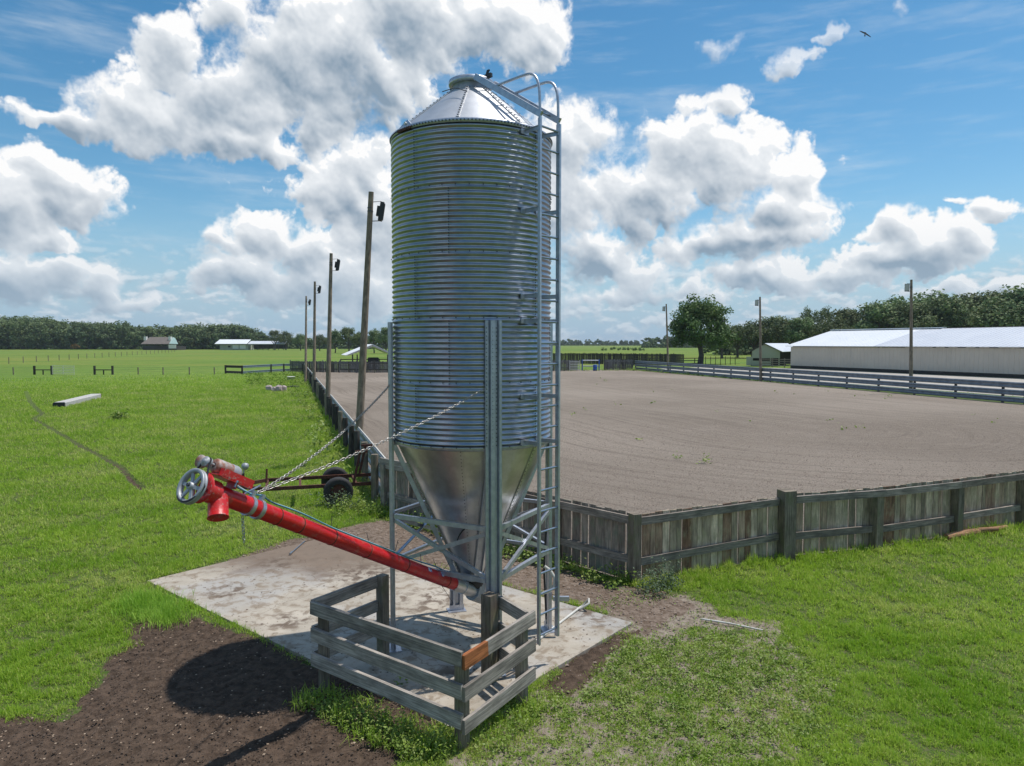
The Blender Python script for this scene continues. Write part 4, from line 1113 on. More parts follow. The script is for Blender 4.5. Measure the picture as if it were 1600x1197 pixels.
picket_line('board_fence', [FAR_L + Vector((.6, -8, 0)), Vector((-19.5, 96.5, 0)), Vector((-8, 99.0, 0))], 1.55, 'grey upright board fence across the far left end of the arena below the shelter', m=M['far_picket'])
picket_line('board_fence', [Vector((3.0, 101.0, 0)), Vector((9.6, 104.5, 0))], 1.6, 'grey upright board fence just right of the bin at the far end of the arena', m=M['far_picket'])
picket_line('board_fence', [Vector((13.8, 106.2, 0)), Vector((18.2, 107.6, 0))], 1.6, 'brown board fence between the blue gate and the guardrail at the far end', m=M['far_picket'])
picket_line('board_fence', [Vector((-4.0, 137.0, 0)), Vector((14, 139.0, 0)), Vector((31.0, 128.0, 0))], 2.1, 'dark board fence of the pens behind the far end of the arena')
# blue chute gate, drum and pale gate
bg_ = thing('pipe_gate', Vector((10.9, 105.0, 0)), 'blue pipe gate frame at the far end of the arena', 'gate')
for x in (10.4, 12.9): post(Vector((x, 105.2, 0)), 1.65, .09, M['blue'], bg_, True, 'gate_post')
for z in (.65, 1.5):
    b = MB(); b.tube([Vector((10.4, 105.2, z)), Vector((12.9, 105.2, z))], .07, 8); b.build('gate_bar', M['galv_frame'], bg_)
b = MB(); b.lathe([(.001, .9), (.26, .9), (.3, .86), (.3, .6), (.31, .58), (.3, .56), (.3, .3), (.31, .28), (.3, .02), (.001, 0)], 20, org=(12.2, 104.3, 0)); o = b.build('plastic_drum', M['blue'], None, (12.2, 104.3, 0)); tag(o, 'blue drum standing under the blue pipe gate', 'drum')
pg = thing('panel_gate', Vector((9.0, 103.6, 0)), 'small white slatted gate panel left of the blue pipe gate', 'gate')
for i in range(6):
    b = MB(); b.beam(Vector((8.4, 103.4, .2 + i * .24)), Vector((9.9, 103.8, .2 + i * .24)), .04, .10); b.build('slat', M['pvc'], pg)
for x, y in ((8.4, 103.4), (9.9, 103.8)): post(Vector((x, y, 0)), 1.55, .08, M['pvc'], pg, name='gate_stile')
# dark board rails behind the right guardrail
def rail_fence(name, pts, zs, label, m, step=3.0, ph=1.3, w_=.04, h_=.14, pw=.13, grp=None, round_=False):
    th = thing(name, pts[0], label, 'fence', grp)
    for a, b_ in zip(pts[:-1], pts[1:]):
        for z in zs:
            mb = MB(); mb.beam(a + Vector((0, 0, z)), b_ + Vector((0, 0, z)), w_, h_); mb.build('rail', m, th)
    for p_, d_ in along(pts, step): post(p_ + Vector((-d_.y, d_.x, 0)) * .08, ph, pw, m, th, round_)
    return th
rail_fence('rail_fence', [Vector((22, 128, 0)), Vector((34.5, 131, 0))], (.35, .85, 1.3), 'dark wooden rail fence under the lone oak', M['dark_wood'])
rail_fence('rail_fence', [Vector((34.8, 131, 0)), Vector((43, 134, 0))], (1.35, .2), 'thin wire paddock fence between the lone oak and the small barn', M['dark_wood'], 1.1, 1.6, .02, .03, .09)
rail_fence('rail_fence', [Vector((-27, 112, 0)), Vector((-8, 114, 0))], (.5, 1.05, 1.5), 'dark pen rails beside the open shelter', M['dark_wood'], 3.0, 1.6)
rail_fence('rail_fence', [Vector((42.5, 121.5, 0)), Vector((48.5, 114.0, 0))], (.3, .65, 1.0, 1.35), 'brown board pen rails against the open side of the small barn', M['brown_picket'], 2.2, 1.6)

# ------------------------------------------------------------------ light poles
def light_pole(base, top, side_dir, label, r0=.14, r1=.085, facing=1):
    th = thing('light_pole', base, label, 'light pole', 'floodlight poles round the arena')
    b = MB(); n = 8; b.tube([base.lerp(top, i / n) + Vector((0, 0, -.05 if i == 0 else 0)) for i in range(n + 1)], [r0 + (r1 - r0) * i / n for i in range(n + 1)], 14); b.build('pole', M['pole_wood'], th)
    s_ = Vector(side_dir).normalized(); f_ = Vector((-s_.y, s_.x, 0)) * facing
    c = base.lerp(top, .93); tilt = Matrix.Rotation(-.20, 3, s_.cross(Vector((0, 0, 1)))) 
    rot = Matrix((s_, f_, Vector((0, 0, 1)))).transposed()
    rot = Matrix.Rotation(.16, 3, (0, 1, 0)) @ rot if facing > 0 else Matrix.Rotation(.9, 3, (0, 0, 1)) @ Matrix.Rotation(.12, 3, f_) @ rot
    lc = c + s_ * .36
    fl = bpy.data.objects.new('floodlight', None); C.objects.link(fl); fl.parent = th
    b = MB(); b.box(lc, .13, .34, .60, rot); b.box(lc - rot @ Vector((.11, 0, 0)), .08, .22, .32, rot); b.build('housing', M['dark'], fl)
    b = MB(); b.box(lc + rot @ Vector((.08, 0, 0)), .03, .29, .52, rot); b.build('lens', M['glassy'] if facing < 0 else M['dark'], fl)
    b = MB(); b.tube([c + Vector((0, 0, .30)), lc + Vector((0, 0, .34)), lc + Vector((0, 0, .22))], .014, 6); b.tube([c + Vector((0, 0, -.32)), lc + Vector((0, 0, -.30))], .014, 6); b.build('bracket', M['bolt'], fl)
    b = MB(); b.tube([c + Vector((0, 0, -.02)), c + Vector((0, 0, .02))], r1 * 1.15, 14); b.tube([c + Vector((0, 0, .1)), c + Vector((0, 0, .13))], r1 * 1.12, 14); b.build('strap', M['bolt'], th)
    return th
def on_left(y): return C0 + dL * ((y - C0.y) / dL.y) + nL * .42
poles = [(G(559, 722), AT(580, 300, 23.8), 'nearest and tallest looking wooden floodlight pole, leaning right beside the left guardrail'),
         (G(511.5, 653), AT(517.5, 396, 38.8), 'second wooden floodlight pole along the left guardrail'),
         (G(490.5, 616.5), AT(492, 440, 56.5), 'third floodlight pole along the left guardrail, small and thin'),
         (G(477.5, 598.5), AT(478.5, 463, 74.5), 'farthest floodlight pole along the left guardrail')]
for p_, q_, l in poles: light_pole(p_, q_, (1, .15, 0), l)
for px, ty, dep, l in ((1424, 437, 57, 'tallest looking floodlight pole on the right, before the long cream barn'), (1187.5, 464, 75.5, 'floodlight pole on the right, before the small barn'), (1041, 475, 97, 'floodlight pole on the right, just left of the lone oak')):
    q_ = AT(px, ty, dep); p_ = Vector((q_.x + (.25 if px > 1100 else .4), dep, 0)); light_pole(p_, q_, (-1, -.1, 0), l, .15, .09, -1)

# ------------------------------------------------------------------ long barn
nB_ = Vector((.93, .37, 0)).normalized(); dB = Vector((.37, -.93, 0)).normalized()
B0 = Vector((45.2, 115.3, 0)); BL = 78.0; BW = 9.5
barn = thing('long_barn', B0, 'long cream metal barn with white roof behind the right guardrail', 'barn')
def corr_wall(a, b_, z0, z1, m, parent, name='wall', pitch=.6, dep=.035):
    d_ = (b_ - a).normalized(); n_ = Vector((d_.y, -d_.x, 0)); l = (b_ - a).length; k = int(l / pitch); vs = []; x = 0; xs = []
    for i in range(k):
        x = i * pitch; xs += [(x, 0), (x + pitch * .72, 0), (x + pitch * .78, dep), (x + pitch * .93, dep)]
    xs.append((l, 0)); n = len(xs)
    for z in (z0, z1):
        for u, o_ in xs: vs.append(a + d_ * u + n_ * o_ + Vector((0, 0, z)))
    mb = MB(); mb.add(vs, [(i, i + 1, n + i + 1, n + i) for i in range(n - 1)]); 
    mb.beam(a + Vector((0, 0, (z0 + z1) / 2)) - n_ * .06, b_ + Vector((0, 0, (z0 + z1) / 2)) - n_ * .06, .08, z1 - z0 - .01)
    return mb.build(name, m, parent)
def roof_slab(pts, th_, m, parent, name='roof', ribs=0):
    n_ = (Vector(pts[1]) - Vector(pts[0])).cross(Vector(pts[3]) - Vector(pts[0])).normalized()
    if n_.z < 0: n_ = -n_
    a = [Vector(p) for p in pts]; b2 = [p + n_ * th_ for p in a]
    mb = MB(); mb.add(a + b2, [(3, 2, 1, 0), (4, 5, 6, 7), (0, 1, 5, 4), (1, 2, 6, 5), (2, 3, 7, 6), (3, 0, 4, 7)])
    if ribs:
        for i in range(ribs):
            s_ = (i + .5) / ribs; p_ = a[0].lerp(a[1], s_) + n_ * (th_ + .01); q_ = a[3].lerp(a[2], s_) + n_ * (th_ + .01)
            mb.beam(p_, q_, .06, .03, n_)
    return mb.build(name, m, parent)
corr_wall(B0, B0 + dB * BL, .45, 3.45, M['cream_wall'], barn, 'front_wall')
b = MB(); b.beam(B0 + Vector((0, 0, .25)) - nB_ * -.05, B0 + dB * BL + Vector((0, 0, .25)) - nB_ * -.05, .1, .42); b.build('base_board', M['dark_wall'], barn)
b = MB(); b.beam(B0 + dB * 20 + nB_ * .4 + Vector((0, 0, 3.56)), B0 + dB * BL + nB_ * .4 + Vector((0, 0, 3.56)), .05, .14); b.build('eave_shade_strip', M['dark_wall'], barn)  # solid dark bar stands in for shade in the gap below the eave
i = 0; x = 21
while x < BL - 1:
    b = MB(); l = rnd.choice((1.2, 2.5, 4.0)); b.beam(B0 + dB * x - nB_ * .02 + Vector((0, 0, 3.54)), B0 + dB * min(BL, x + l) - nB_ * .02 + Vector((0, 0, 3.54)), .03, .12); b.build('eave_batten', M['pvc'], barn); x += l + rnd.choice((.5, 1.1))
for s_, nm in ((0, 'gable_wall'), (BL, 'gable_wall')):
    o_ = B0 + dB * s_; b = MB()
    b.prism([(0, .2), (2 * BW, .2), (2 * BW, 3.4), (BW, 5.85), (0, 3.4)], o_ + dB * (-.02 if s_ else .02), nB_, (0, 0, 1), dB * (.08 if s_ == 0 else -.08)); b.build(nm, M['cream_wall'], barn)
e0 = B0 - nB_ * .5 - dB * .7; r0_ = B0 + nB_ * BW - dB * .7
sp1 = 17.0
roof_slab([e0 + Vector((0, 0, 3.55)), e0 + dB * sp1 + Vector((0, 0, 3.55)), r0_ + dB * sp1 + Vector((0, 0, 6.12)), r0_ + Vector((0, 0, 6.12))], .08, M['bright_roof'], barn, 'roof', 24)
roof_slab([e0 + dB * (sp1 + .02) + Vector((0, 0, 3.56)), e0 + dB * (BL + 1.4) + Vector((0, 0, 3.56)), r0_ + dB * (BL + 1.4) + Vector((0, 0, 6.13)), r0_ + dB * (sp1 + .02) + Vector((0, 0, 6.13))], .07, M['white_roof'], barn, 'roof', 90)
q0 = B0 + nB_ * (2 * BW + .5) - dB * .7
roof_slab([q0 + Vector((0, 0, 3.5)), q0 + dB * (BL + 1.4) + Vector((0, 0, 3.5)), r0_ + dB * (BL + 1.4) + Vector((0, 0, 6.11)), r0_ + Vector((0, 0, 6.11))], .07, M['white_roof'], barn, 'roof')
b = MB(); b.beam(r0_ + Vector((0, 0, 6.25)), r0_ + dB * 20 + Vector((0, 0, 6.25)), 1.1, .12); b.build('ridge_cap', M['bright_roof'], barn)
b = MB(); b.beam(r0_ + dB * 20.1 + Vector((0, 0, 6.20)), r0_ + dB * (BL + 1) + Vector((0, 0, 6.20)), .5, .06); b.build('ridge_cap', M['dark_wall'], barn)
# ------------------------------------------------------------------ small barn with a gable
sb = thing('small_barn', Vector((42.0, 124.5, 0)), 'small pale green gabled barn with open bays left of the long barn', 'barn')
def W3(px, py, d): return AT(px, py, d)
d1 = 124.0; gx0, gx1, gxm = (1175 - 800) / 1110 * d1, (1218.5 - 800) / 1110 * d1, (1193 - 800) / 1110 * d1
ez, rz_ = CAM_Z - (549 - 536.5) / 1110 * d1, CAM_Z - (537 - 536.5) / 1110 * d1
gz = CAM_Z - (559.5 - 536.5) / 1110 * d1
b = MB(); b.prism([(gx0, gz), (gx1, gz), (gx1, ez), (gxm, rz_ - .05), (gx0, ez + .15)], (0, d1, 0), (1, 0, 0), (0, 0, 1), (0, .15, 0)); b.build('gable_wall', M['green_wall'], sb)
b = MB(); b.beam(Vector((gx0, d1 + .1, .55)), Vector((gxm + 1.2, d1 + .1, .55)), .1, .9); b.build('low_wall', M['green_wall'], sb)
for x in (gx0 + .1, gxm - .6, gxm + 1.3, gx1 - .08): post(Vector((x, d1 + .2, 0)), gz + .05, .16, M['green_wall'], sb, name='wall_post')
b = MB(); b.beam(Vector((gx0 - .9, d1 + .25, .95)), Vector((gx0 + .02, d1 + .25, .95)), .12, 1.5); b.build('side_wall', M['green_wall'], sb)
yb = d1 + 10
roof_slab([(gx1 + .25, d1 - .4, ez - .12), (gx1 + 7.5, yb, ez - .12), (gxm + 8.0, yb, rz_), (gxm, d1 - .4, rz_)], .08, M['white_roof'], sb)
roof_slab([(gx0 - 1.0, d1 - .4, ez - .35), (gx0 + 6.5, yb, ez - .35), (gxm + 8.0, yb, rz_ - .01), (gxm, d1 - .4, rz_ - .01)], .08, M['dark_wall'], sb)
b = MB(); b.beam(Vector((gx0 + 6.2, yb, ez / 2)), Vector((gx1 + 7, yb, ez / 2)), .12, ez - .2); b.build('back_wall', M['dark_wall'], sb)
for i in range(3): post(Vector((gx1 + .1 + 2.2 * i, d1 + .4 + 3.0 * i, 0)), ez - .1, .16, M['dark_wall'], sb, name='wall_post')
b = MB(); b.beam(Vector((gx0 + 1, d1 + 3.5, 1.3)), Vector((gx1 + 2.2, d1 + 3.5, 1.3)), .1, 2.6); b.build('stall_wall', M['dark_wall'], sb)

# ------------------------------------------------------------------ open shelter left of the bin
sh = thing('open_shelter', Vector((-21.0, 112, 0)), 'open sided shelter with a pale gable roof beyond the left end of the arena', 'shelter')
d1 = 107.0
def SX(px): return (px - 800) / 1110 * d1
rz_ = CAM_Z - (539 - 536.5) / 1110 * d1; ez = CAM_Z - (556 - 536.5) / 1110 * d1; gy_ = 7.0
xm = SX(583); xl = SX(541); xr = SX(613.5)
off_ = -2.4
roof_slab([(xl, d1, ez), (xl + off_, d1 + gy_, ez), (xm + off_ * 1.0, d1 + gy_, rz_), (xm, d1, rz_)], .1, M['bright_roof'], sh)
roof_slab([(xr, d1, ez + .25), (xr + off_, d1 + gy_, ez + .25), (xm + off_, d1 + gy_, rz_ - .01), (xm, d1, rz_ - .01)], .1, M['white_roof'], sh)
for x in (xl + .9, xl + 1.6, xr - .8):
    for y in (d1 + .3, d1 + gy_ - .3): post(Vector((x, y, 0)), ez + .2, .17, M['dark_wood'], sh)
b = MB(); b.beam(Vector((xl + .3, d1 + .15, ez + .12)), Vector((xm, d1 + .15, rz_ - .12)), .08, .22); b.beam(Vector((xm, d1 + .15, rz_ - .12)), Vector((xr - .3, d1 + .15, ez + .34)), .08, .22); b.build('gable_rafter', M['pvc'], sh)
hb_ = thing('hay_bale', Vector((SX(581), d1 + 2.5, 0)), 'dark round bale under the open shelter', 'bale')
b = MB(); b.lathe([(.001, -.8), (.85, -.8), (.92, -.7), (.92, .7), (.85, .8), (.001, .8)], 20, axis=(1, .1, 0), org=(SX(579), d1 + 2.2, .95)); b.build('bale_body', M['dark_wall'], hb_)
# ------------------------------------------------------------------ far house and white barn in the trees
D1 = 428.0
def bx(px): return (px - 800) / 1110 * D1
def bz(py): return CAM_Z - (py - 536.5) / 1110 * D1
hs_ = thing('farm_house', Vector((bx(250), D1, 0)), 'house with brown shingle roof in front of the left woods', 'house')
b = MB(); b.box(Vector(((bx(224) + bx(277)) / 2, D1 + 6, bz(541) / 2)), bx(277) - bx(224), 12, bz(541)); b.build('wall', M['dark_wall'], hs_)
roof_slab([(bx(222), D1 - 1, bz(538)), (bx(266), D1 - 1, bz(538)), (bx(262), D1 + 7, bz(527)), (bx(226), D1 + 7, bz(527))], .2, M['grey_roof'], hs_)
roof_slab([(bx(222), D1 + 15, bz(538)), (bx(266), D1 + 15, bz(538)), (bx(262), D1 + 7, bz(527)), (bx(226), D1 + 7, bz(527))], .2, M['grey_roof'], hs_)
roof_slab([(bx(266.5), D1 - 1.2, bz(537.5)), (bx(278), D1 + 1, bz(538)), (bx(266), D1 + 7, bz(528.5)), (bx(262.5), D1 + 7, bz(527))], .2, M['green_roof'], hs_)
for x in (223.5, 262): 
    b = MB(); b.box(Vector((bx(x), D1 + 4, bz(529))), 1.4, 2, 2.4); b.build('dormer', M['white'], hs_)
b = MB(); b.box(Vector((bx(271.5), D1 - 1.2, bz(541.5))), bx(277.5) - bx(266), .3, bz(539) - bz(545)); b.build('garage_front', M['white'], hs_)
b = MB(); b.box(Vector((bx(236), D1 - .2, bz(542))), 7, .2, 1.2); b.build('window', M['dark'], hs_)
wb = thing('farm_shed', Vector((bx(390), D1, 0)), 'long low white roofed farm shed with grey green wall before the woods', 'barn')
b = MB(); b.box(Vector(((bx(344) + bx(388)) / 2, D1 + 5, bz(539) / 2)), bx(388) - bx(344), 10, bz(539)); b.build('wall', M['green_wall'], wb)
roof_slab([(bx(338), D1 - 2, bz(537.8)), (bx(388), D1 - 2, bz(537.8)), (bx(388), D1 + 5, bz(531)), (bx(339), D1 + 5, bz(531))], .25, M['bright_roof'], wb)
roof_slab([(bx(388.3), D1 - 1, bz(538)), (bx(446), D1 - 1, bz(538)), (bx(445), D1 + 5, bz(533.5)), (bx(388.3), D1 + 5, bz(533.5))], .25, M['white_roof'], wb)
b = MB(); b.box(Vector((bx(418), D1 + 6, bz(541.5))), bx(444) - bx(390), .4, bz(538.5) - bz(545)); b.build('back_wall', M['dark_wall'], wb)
for x in (366, 377): 
    b = MB(); b.box(Vector((bx(x + 3), D1 - .3, bz(542))), 3.6, .2, 2.4); b.build('door', M['white'], wb)
b = MB(); b.box(Vector((bx(359), D1 - .2, bz(541.5))), 1.4, .2, 1.0); b.build('window', M['dark'], wb)
for x in (396, 404, 412, 420, 428, 436, 444): post(Vector((bx(x), D1 - .6, 0)), bz(538), .3, M['dark_wood'], wb)

# ------------------------------------------------------------------ pasture fences on the left
pf = thing('wire_fence', G(21, 585), 'row of short wire fence posts across the left pasture', 'fence')
for px in (21, 54, 81, 148, 176, 216, 255, 296, 335):
    p_ = G(px, 585.5); th_ = px in (54, 81, 148, 176)
    post(p_, 1.15 if th_ else .95, .20 if th_ else .11, M['dark_wood'] if th_ else M['post_wood'], pf)
for a, b_ in ((54, 81), (148, 176)):
    b = MB(); b.beam(G(a, 585.5) + Vector((0, 0, .62)), G(b_, 585.5) + Vector((0, 0, .62)), .12, .12); b.build('brace_rail', M['dark_wood'], pf)
    p_ = G((a + b_) / 2, 585.5); post(p_, .55, .11, M['dark_wood'], pf)
b = MB()
for z in (.35, .62, .88): b.tube([G(-40, 585.5) + Vector((0, 0, z)), G(54, 585.5) + Vector((0, 0, z))], .008, 3, False); b.tube([G(176, 585.5) + Vector((0, 0, z)), G(352, 583.5) + Vector((0, 0, z))], .008, 3, False)
b.build('wire_strand', M['bolt'], pf)['kind'] = 'stuff'
pgt = thing('pasture_gate', G(83, 586), 'open pale metal field gate beside the wire fence', 'gate')
a, b_ = G(82, 586), G(116, 587.0)
for i in range(6):
    b = MB(); z = .18 + i * .2; b.tube([a + Vector((0, 0, z)), b_ + Vector((0, 0, z))], .028, 6); b.build('gate_bar', M['pvc'], pgt)
for s_ in (0, .5, 1):
    b = MB(); b.tube([a.lerp(b_, s_) + Vector((0, 0, .12)), a.lerp(b_, s_) + Vector((0, 0, 1.25))], .03, 6); b.build('gate_upright', M['pvc'], pgt)
ff = thing('wire_fence', G(14, 568), 'distant diagonal wire fence running back toward the house', 'fence')
d0, d1_ = G(14, 568.5), G(273, 550.5)
for i in range(26):
    s_ = i / 25; s_ = s_ * (1 + .0 * s_); p_ = d0.lerp(d1_, s_); post(p_, 1.3, .11, M['post_wood'], ff)
lg = thing('guardrail_fence', G(353, 583), 'short two rail blue grey guardrail fence in the pasture left of the arena corner', 'fence', 'guardrail fences round the arena')
gp = [G(353, 584), G(379, 585), G(424, 582), G(444, 581), G(470, 580.5)]
for i, (a, b_) in enumerate(zip(gp[:-1], gp[1:])):
    for z in (.25, .98): wbeam(a, b_, z, M['guard_dark'] if i else M['dark_wood'], lg, .16)
for p_ in gp[:-1]: post(p_ + Vector((0, -.1, 0)), 1.15, .18, M['dark_wood'], lg)

# ------------------------------------------------------------------ objects lying in the pasture
a, b_ = G(93, 637), G(150, 622.5)
tr_ = thing('concrete_beam', a, 'long pale concrete beam lying in the left pasture', 'beam')
b = MB(); d_ = (b_ - a).normalized(); s_ = Vector((-d_.y, d_.x, 0))
b.prism([(-.33, 0), (.33, 0), (.33, .30), (.29, .34), (-.29, .34), (-.33, .30)], a, s_, (0, 0, 1), b_ - a); b.build('beam_body', M['concrete_block'], tr_)
for e, m_ in ((a - d_ * .16, M['dark']), (b_, M['rust'])):
    b = MB(); b.prism([(-.325, .01), (.325, .01), (.325, .295), (.285, .335), (-.285, .335), (-.325, .295)], e, s_, (0, 0, 1), d_ * .16); b.build('beam_end', m_, tr_)
sk = [(421, 611, .50), (430, 612, .42), (436, 612, .56), (443, 611.5, .50)]
lbs = ['pinkish stone block at the left end of the row of four in the pasture', 'low pinkish stone block, second from the left in the row of four', 'tallest pinkish stone block, third from the left in the row of four', 'pinkish stone block at the right end of the row, beside the black hose']
for (px, py, h), l in zip(sk, lbs):
    p_ = G(px, py); b = MB(); rr = .30
    b.lathe([(.001, h), (rr * .55, h * .97), (rr * .9, h * .75), (rr * 1.0, h * .35), (rr * .92, 0.02), (.001, 0)], 9, org=p_, smooth=False)
    b.v = [(x + rnd.uniform(-.05, .05), y + rnd.uniform(-.05, .05), z) for x, y, z in b.v]
    o = b.build('stone_block', M['pink_sack'], None, p_); tag(o, l, 'stone', 'pinkish stones in the pasture')
p_ = G(454, 606.5); b = MB(); b.tube([p_ + Vector((-.55, 0, .10)), p_ + Vector((.2, .1, .13)), p_ + Vector((.75, .2, .10))], .10, 8); o = b.build('black_hose', M['black'], None, p_); tag(o, 'black hose piece lying right of the pinkish stones', 'hose')
p_ = G(455, 594.5); th = thing('feed_tub', p_, 'small pale tub lying in tall grass behind the stones', 'tub')
b = MB(); b.lathe([(.001, .05), (.33, .05), (.40, .40), (.44, .42), (.42, .44), (.36, .40), (.30, .10), (.001, .10)], 20, org=p_); b.build('tub_body', M['white'], th)
b = MB(); b.lathe([(.41, .16), (.36, .24)], 20, org=p_ + Vector((0, 0, .02))); b.build('tub_band', M['black'], th)

# ------------------------------------------------------------------ rusty trailer frame against the left fence
U = Vector((.955, .29, 0)).normalized(); V_ = Vector((-.29, .955, 0)).normalized(); T0 = G(529, 791)
tl = thing('trailer_frame', T0, 'rusty trailer frame on two black tyres standing against the guardrail', 'trailer')
AXL = 1.50
def TP(u, v, z): return T0 + U * u + V_ * v + Vector((0, 0, z))
for v in (.14, AXL - .14):
    b = MB(); b.beam(TP(-1.75, v, .50), TP(1.15 if v > .5 else .95, v, .50), .06, .085); b.build('side_beam', M['rust'], tl)
for u in (-1.7, -.9, .45):
    b = MB(); b.beam(TP(u, .14, .485), TP(u, AXL - .14, .485), .06, .06); b.build('cross_beam', M['rust'], tl)
b = MB(); b.beam(TP(-1.7, .14, .50), TP(-2.35, AXL / 2 - .1, .50), .06, .085); b.beam(TP(-1.7, AXL - .14, .50), TP(-2.35, AXL / 2 + .1, .50), .06, .085); b.beam(TP(-2.25, AXL / 2, .50), TP(-3.05, AXL / 2 - .1, .48), .08, .07); b.build('tongue', M['rust'], tl)
b = MB(); b.tube([TP(-2.25, AXL / 2 + .05, .12), TP(-2.25, AXL / 2 + .05, .80)], .028, 8); b.beam(TP(-2.45, AXL / 2, .54), TP(-2.25, AXL / 2, .78), .03, .05); b.build('jack_post', M['rust'], tl)
b = MB(); q_ = TP(-2.22, AXL / 2 + .05, .98); b.lathe([(.001, .05), (.07, .04), (.085, 0), (.085, -.06), (.05, -.09), (.001, -.09)], 16, axis=(-.5, -.75, .3), org=q_); b.tube([TP(-2.25, AXL / 2 + .05, .78), q_], .015, 6); b.build('signal_lamp', M['greypaint'], tl)
b = MB(); b.tube([TP(-1.72, .9, .5), TP(-1.70, .95, .86)], .028, 8); b.build('stake', M['rust'], tl)
for u, v, hgt in ((.38, .14, .80), (.62, AXL - .14, .78)):
    b = MB(); b.beam(TP(u, v, .52), TP(u + .18, v + .02, .52 + hgt), .06, .06, U); b.beam(TP(u + .06, v - .0, .52 + hgt), TP(u + .36, v - .02, .52 + hgt), .06, .06); b.build('upright', M['rust'], tl)
b = MB(); b.tube([TP(0, -.02, .36), TP(0, AXL + .02, .36)], .035, 10); b.build('axle', M['rust'], tl)
for v in (0, AXL):
    wh = bpy.data.objects.new('wheel', None); C.objects.link(wh); wh.parent = tl
    b = MB(); b.lathe([(.20, -.085), (.30, -.10), (.345, -.085), (.362, -.05), (.362, .05), (.345, .085), (.30, .10), (.20, .085), (.20, -.085)], 40, axis=V_, org=TP(0, v, .362)); b.build('tyre', M['tyre'], wh)
    sg = -1 if v == 0 else 1
    b = MB(); b.lathe([(.20, sg * .08), (.19, sg * .03), (.15, sg * .02), (.09, sg * .05), (.05, sg * .06), (.001, sg * .06)], 28, axis=V_, org=TP(0, v, .362)); b.build('rim', M['rust'], wh)

# ------------------------------------------------------------------ bits and pieces in the yard
p0, p1 = G(872, 975, .03), G(905, 950, .04)
b = MB(); p2 = G(917, 943, .12)
b.tube([G(838, 1002, .035), p0, p1, G(912, 946, .06), p2 + Vector((.03, .02, .06)), p2 + Vector((.03, -.04, .02)), G(906, 952, .04)], .018, 8); o = b.build('pvc_pipe', M['pvc'], None, p0); tag(o, 'white hooked pipe lying at the right edge of the concrete pad', 'pipe')
b = MB(); b.tube([G(1095, 967, .03), G(1140, 974, .035), G(1192, 985, .03)], .014, 8); o = b.build('pvc_pipe', M['pvc'], None, G(1140, 974)); tag(o, 'thin white pipe lying in the sandy patch on the right', 'pipe')
b = MB(); b.tube([G(454, 865, .04), G(462, 858, .035), G(476, 846, .03)], .014, 8); b.tube([G(453, 866, .04), G(456.5, 862.5, .04)], .022, 8); o = b.build('metal_rod', M['galv'], None, G(462, 858)); tag(o, 'thin grey rod lying on the pad corner below the auger', 'rod')
# conduit and cable on the right rear leg
a = LA[1]; lb = A(LR + .06, a, 0) - Vector((-math.sin(a), math.cos(a), 0)) * .06
cd = thing('leg_conduit', Vector((lb.x, lb.y, ZS)), 'black cable and grey conduit bend on the leg behind the ladder', 'conduit')
b = MB(); b.tube([Vector((lb.x - .10, lb.y - .12, z)) + Vector((.015 * math.sin(z * 5), 0, 0)) for z in (.25, .22, .3, .6, .9, 1.2, 1.5)], .014, 8); b.build('cable', M['black'], cd)
b = MB(); b.tube([Vector((lb.x - .05, lb.y - .14, z)) + Vector((o_, 0, 0)) for z, o_ in ((.98, -.06), (.92, .02), (.82, .08), (.72, .08), (.64, .02), (.60, -.10), (.58, -.16))], .022, 10); b.build('conduit_bend', M['pvc'], cd)
b = MB(); b.box(Vector((lb.x + .12, lb.y - .14, .53)), .22, .05, .06); b.build('clamp_block', M['galv_frame'], cd)
# split log at the fence
a, b_ = G(1478, 840, .06), G(1572, 824, .08)
b = MB(); b.tube([a, a.lerp(b_, .3) + Vector((0, 0, .02)), a.lerp(b_, .65), b_], [.075, .09, .075, .05], 9); o = b.build('split_log', M['log'], None, a); tag(o, 'brown split log lying in the grass against the picket fence', 'log')
b = MB(); a, b_ = G(1500, 833, .05), G(1560, 826, .16); b.tube([a, a.lerp(b_, .5) + Vector((0, .02, .01)), b_], [.05, .055, .04], 8); o = b.build('split_log', M['log'], None, a); tag(o, 'smaller upper log resting on the brown split log', 'log')
# bird high on the right
bp_ = AT(1352, 53, 105)
bd_ = thing('soaring_bird', bp_, 'dark bird of prey gliding high in the sky', 'bird')
span = (AT(1361, 57.5, 105) - AT(1343.5, 48, 105)); b = MB(); half = span / 2; fw = Vector((.25, .9, .1)).normalized()
vs = []; n = 15
for i in range(n):
    s_ = -1 + 2 * i / (n - 1); c = half * s_ + Vector((0, 0, .10 * (1 - abs(s_)) - .02)); ch = .28 * (1 - abs(s_) ** 3 * .7) + (.12 if abs(s_) < .1 else 0)
    dn_ = Vector((-.2, -.2, -1)).normalized()
    for u, th_ in ((-.5, 0), (0, .04), (.5, 0), (0, -.03)): vs.append(c + (dn_ * .55 + fw * .8) * (u * ch) + Vector((0, 0, 1)) * th_)
fs = [(0, 1, 2, 3), tuple(4 * (n - 1) + k for k in (3, 2, 1, 0))]
for i in range(n - 1):
    for k in range(4): fs.append((4 * i + k, 4 * i + (k + 1) % 4, 4 * i + 4 + (k + 1) % 4, 4 * i + 4 + k))
vs = [v for v in vs]; b.add(vs, fs, True)
b.v = [(Vector(v) + bp_) for v in vs]
b.lathe([(.001, .42), (.05, .38), (.09, .25), (.12, .05), (.09, -.2), (.05, -.35), (.10, -.5), (.001, -.52)], 12, axis=(.35, .5, .75), org=bp_)
b.build('bird_body', M['dark'], bd_)

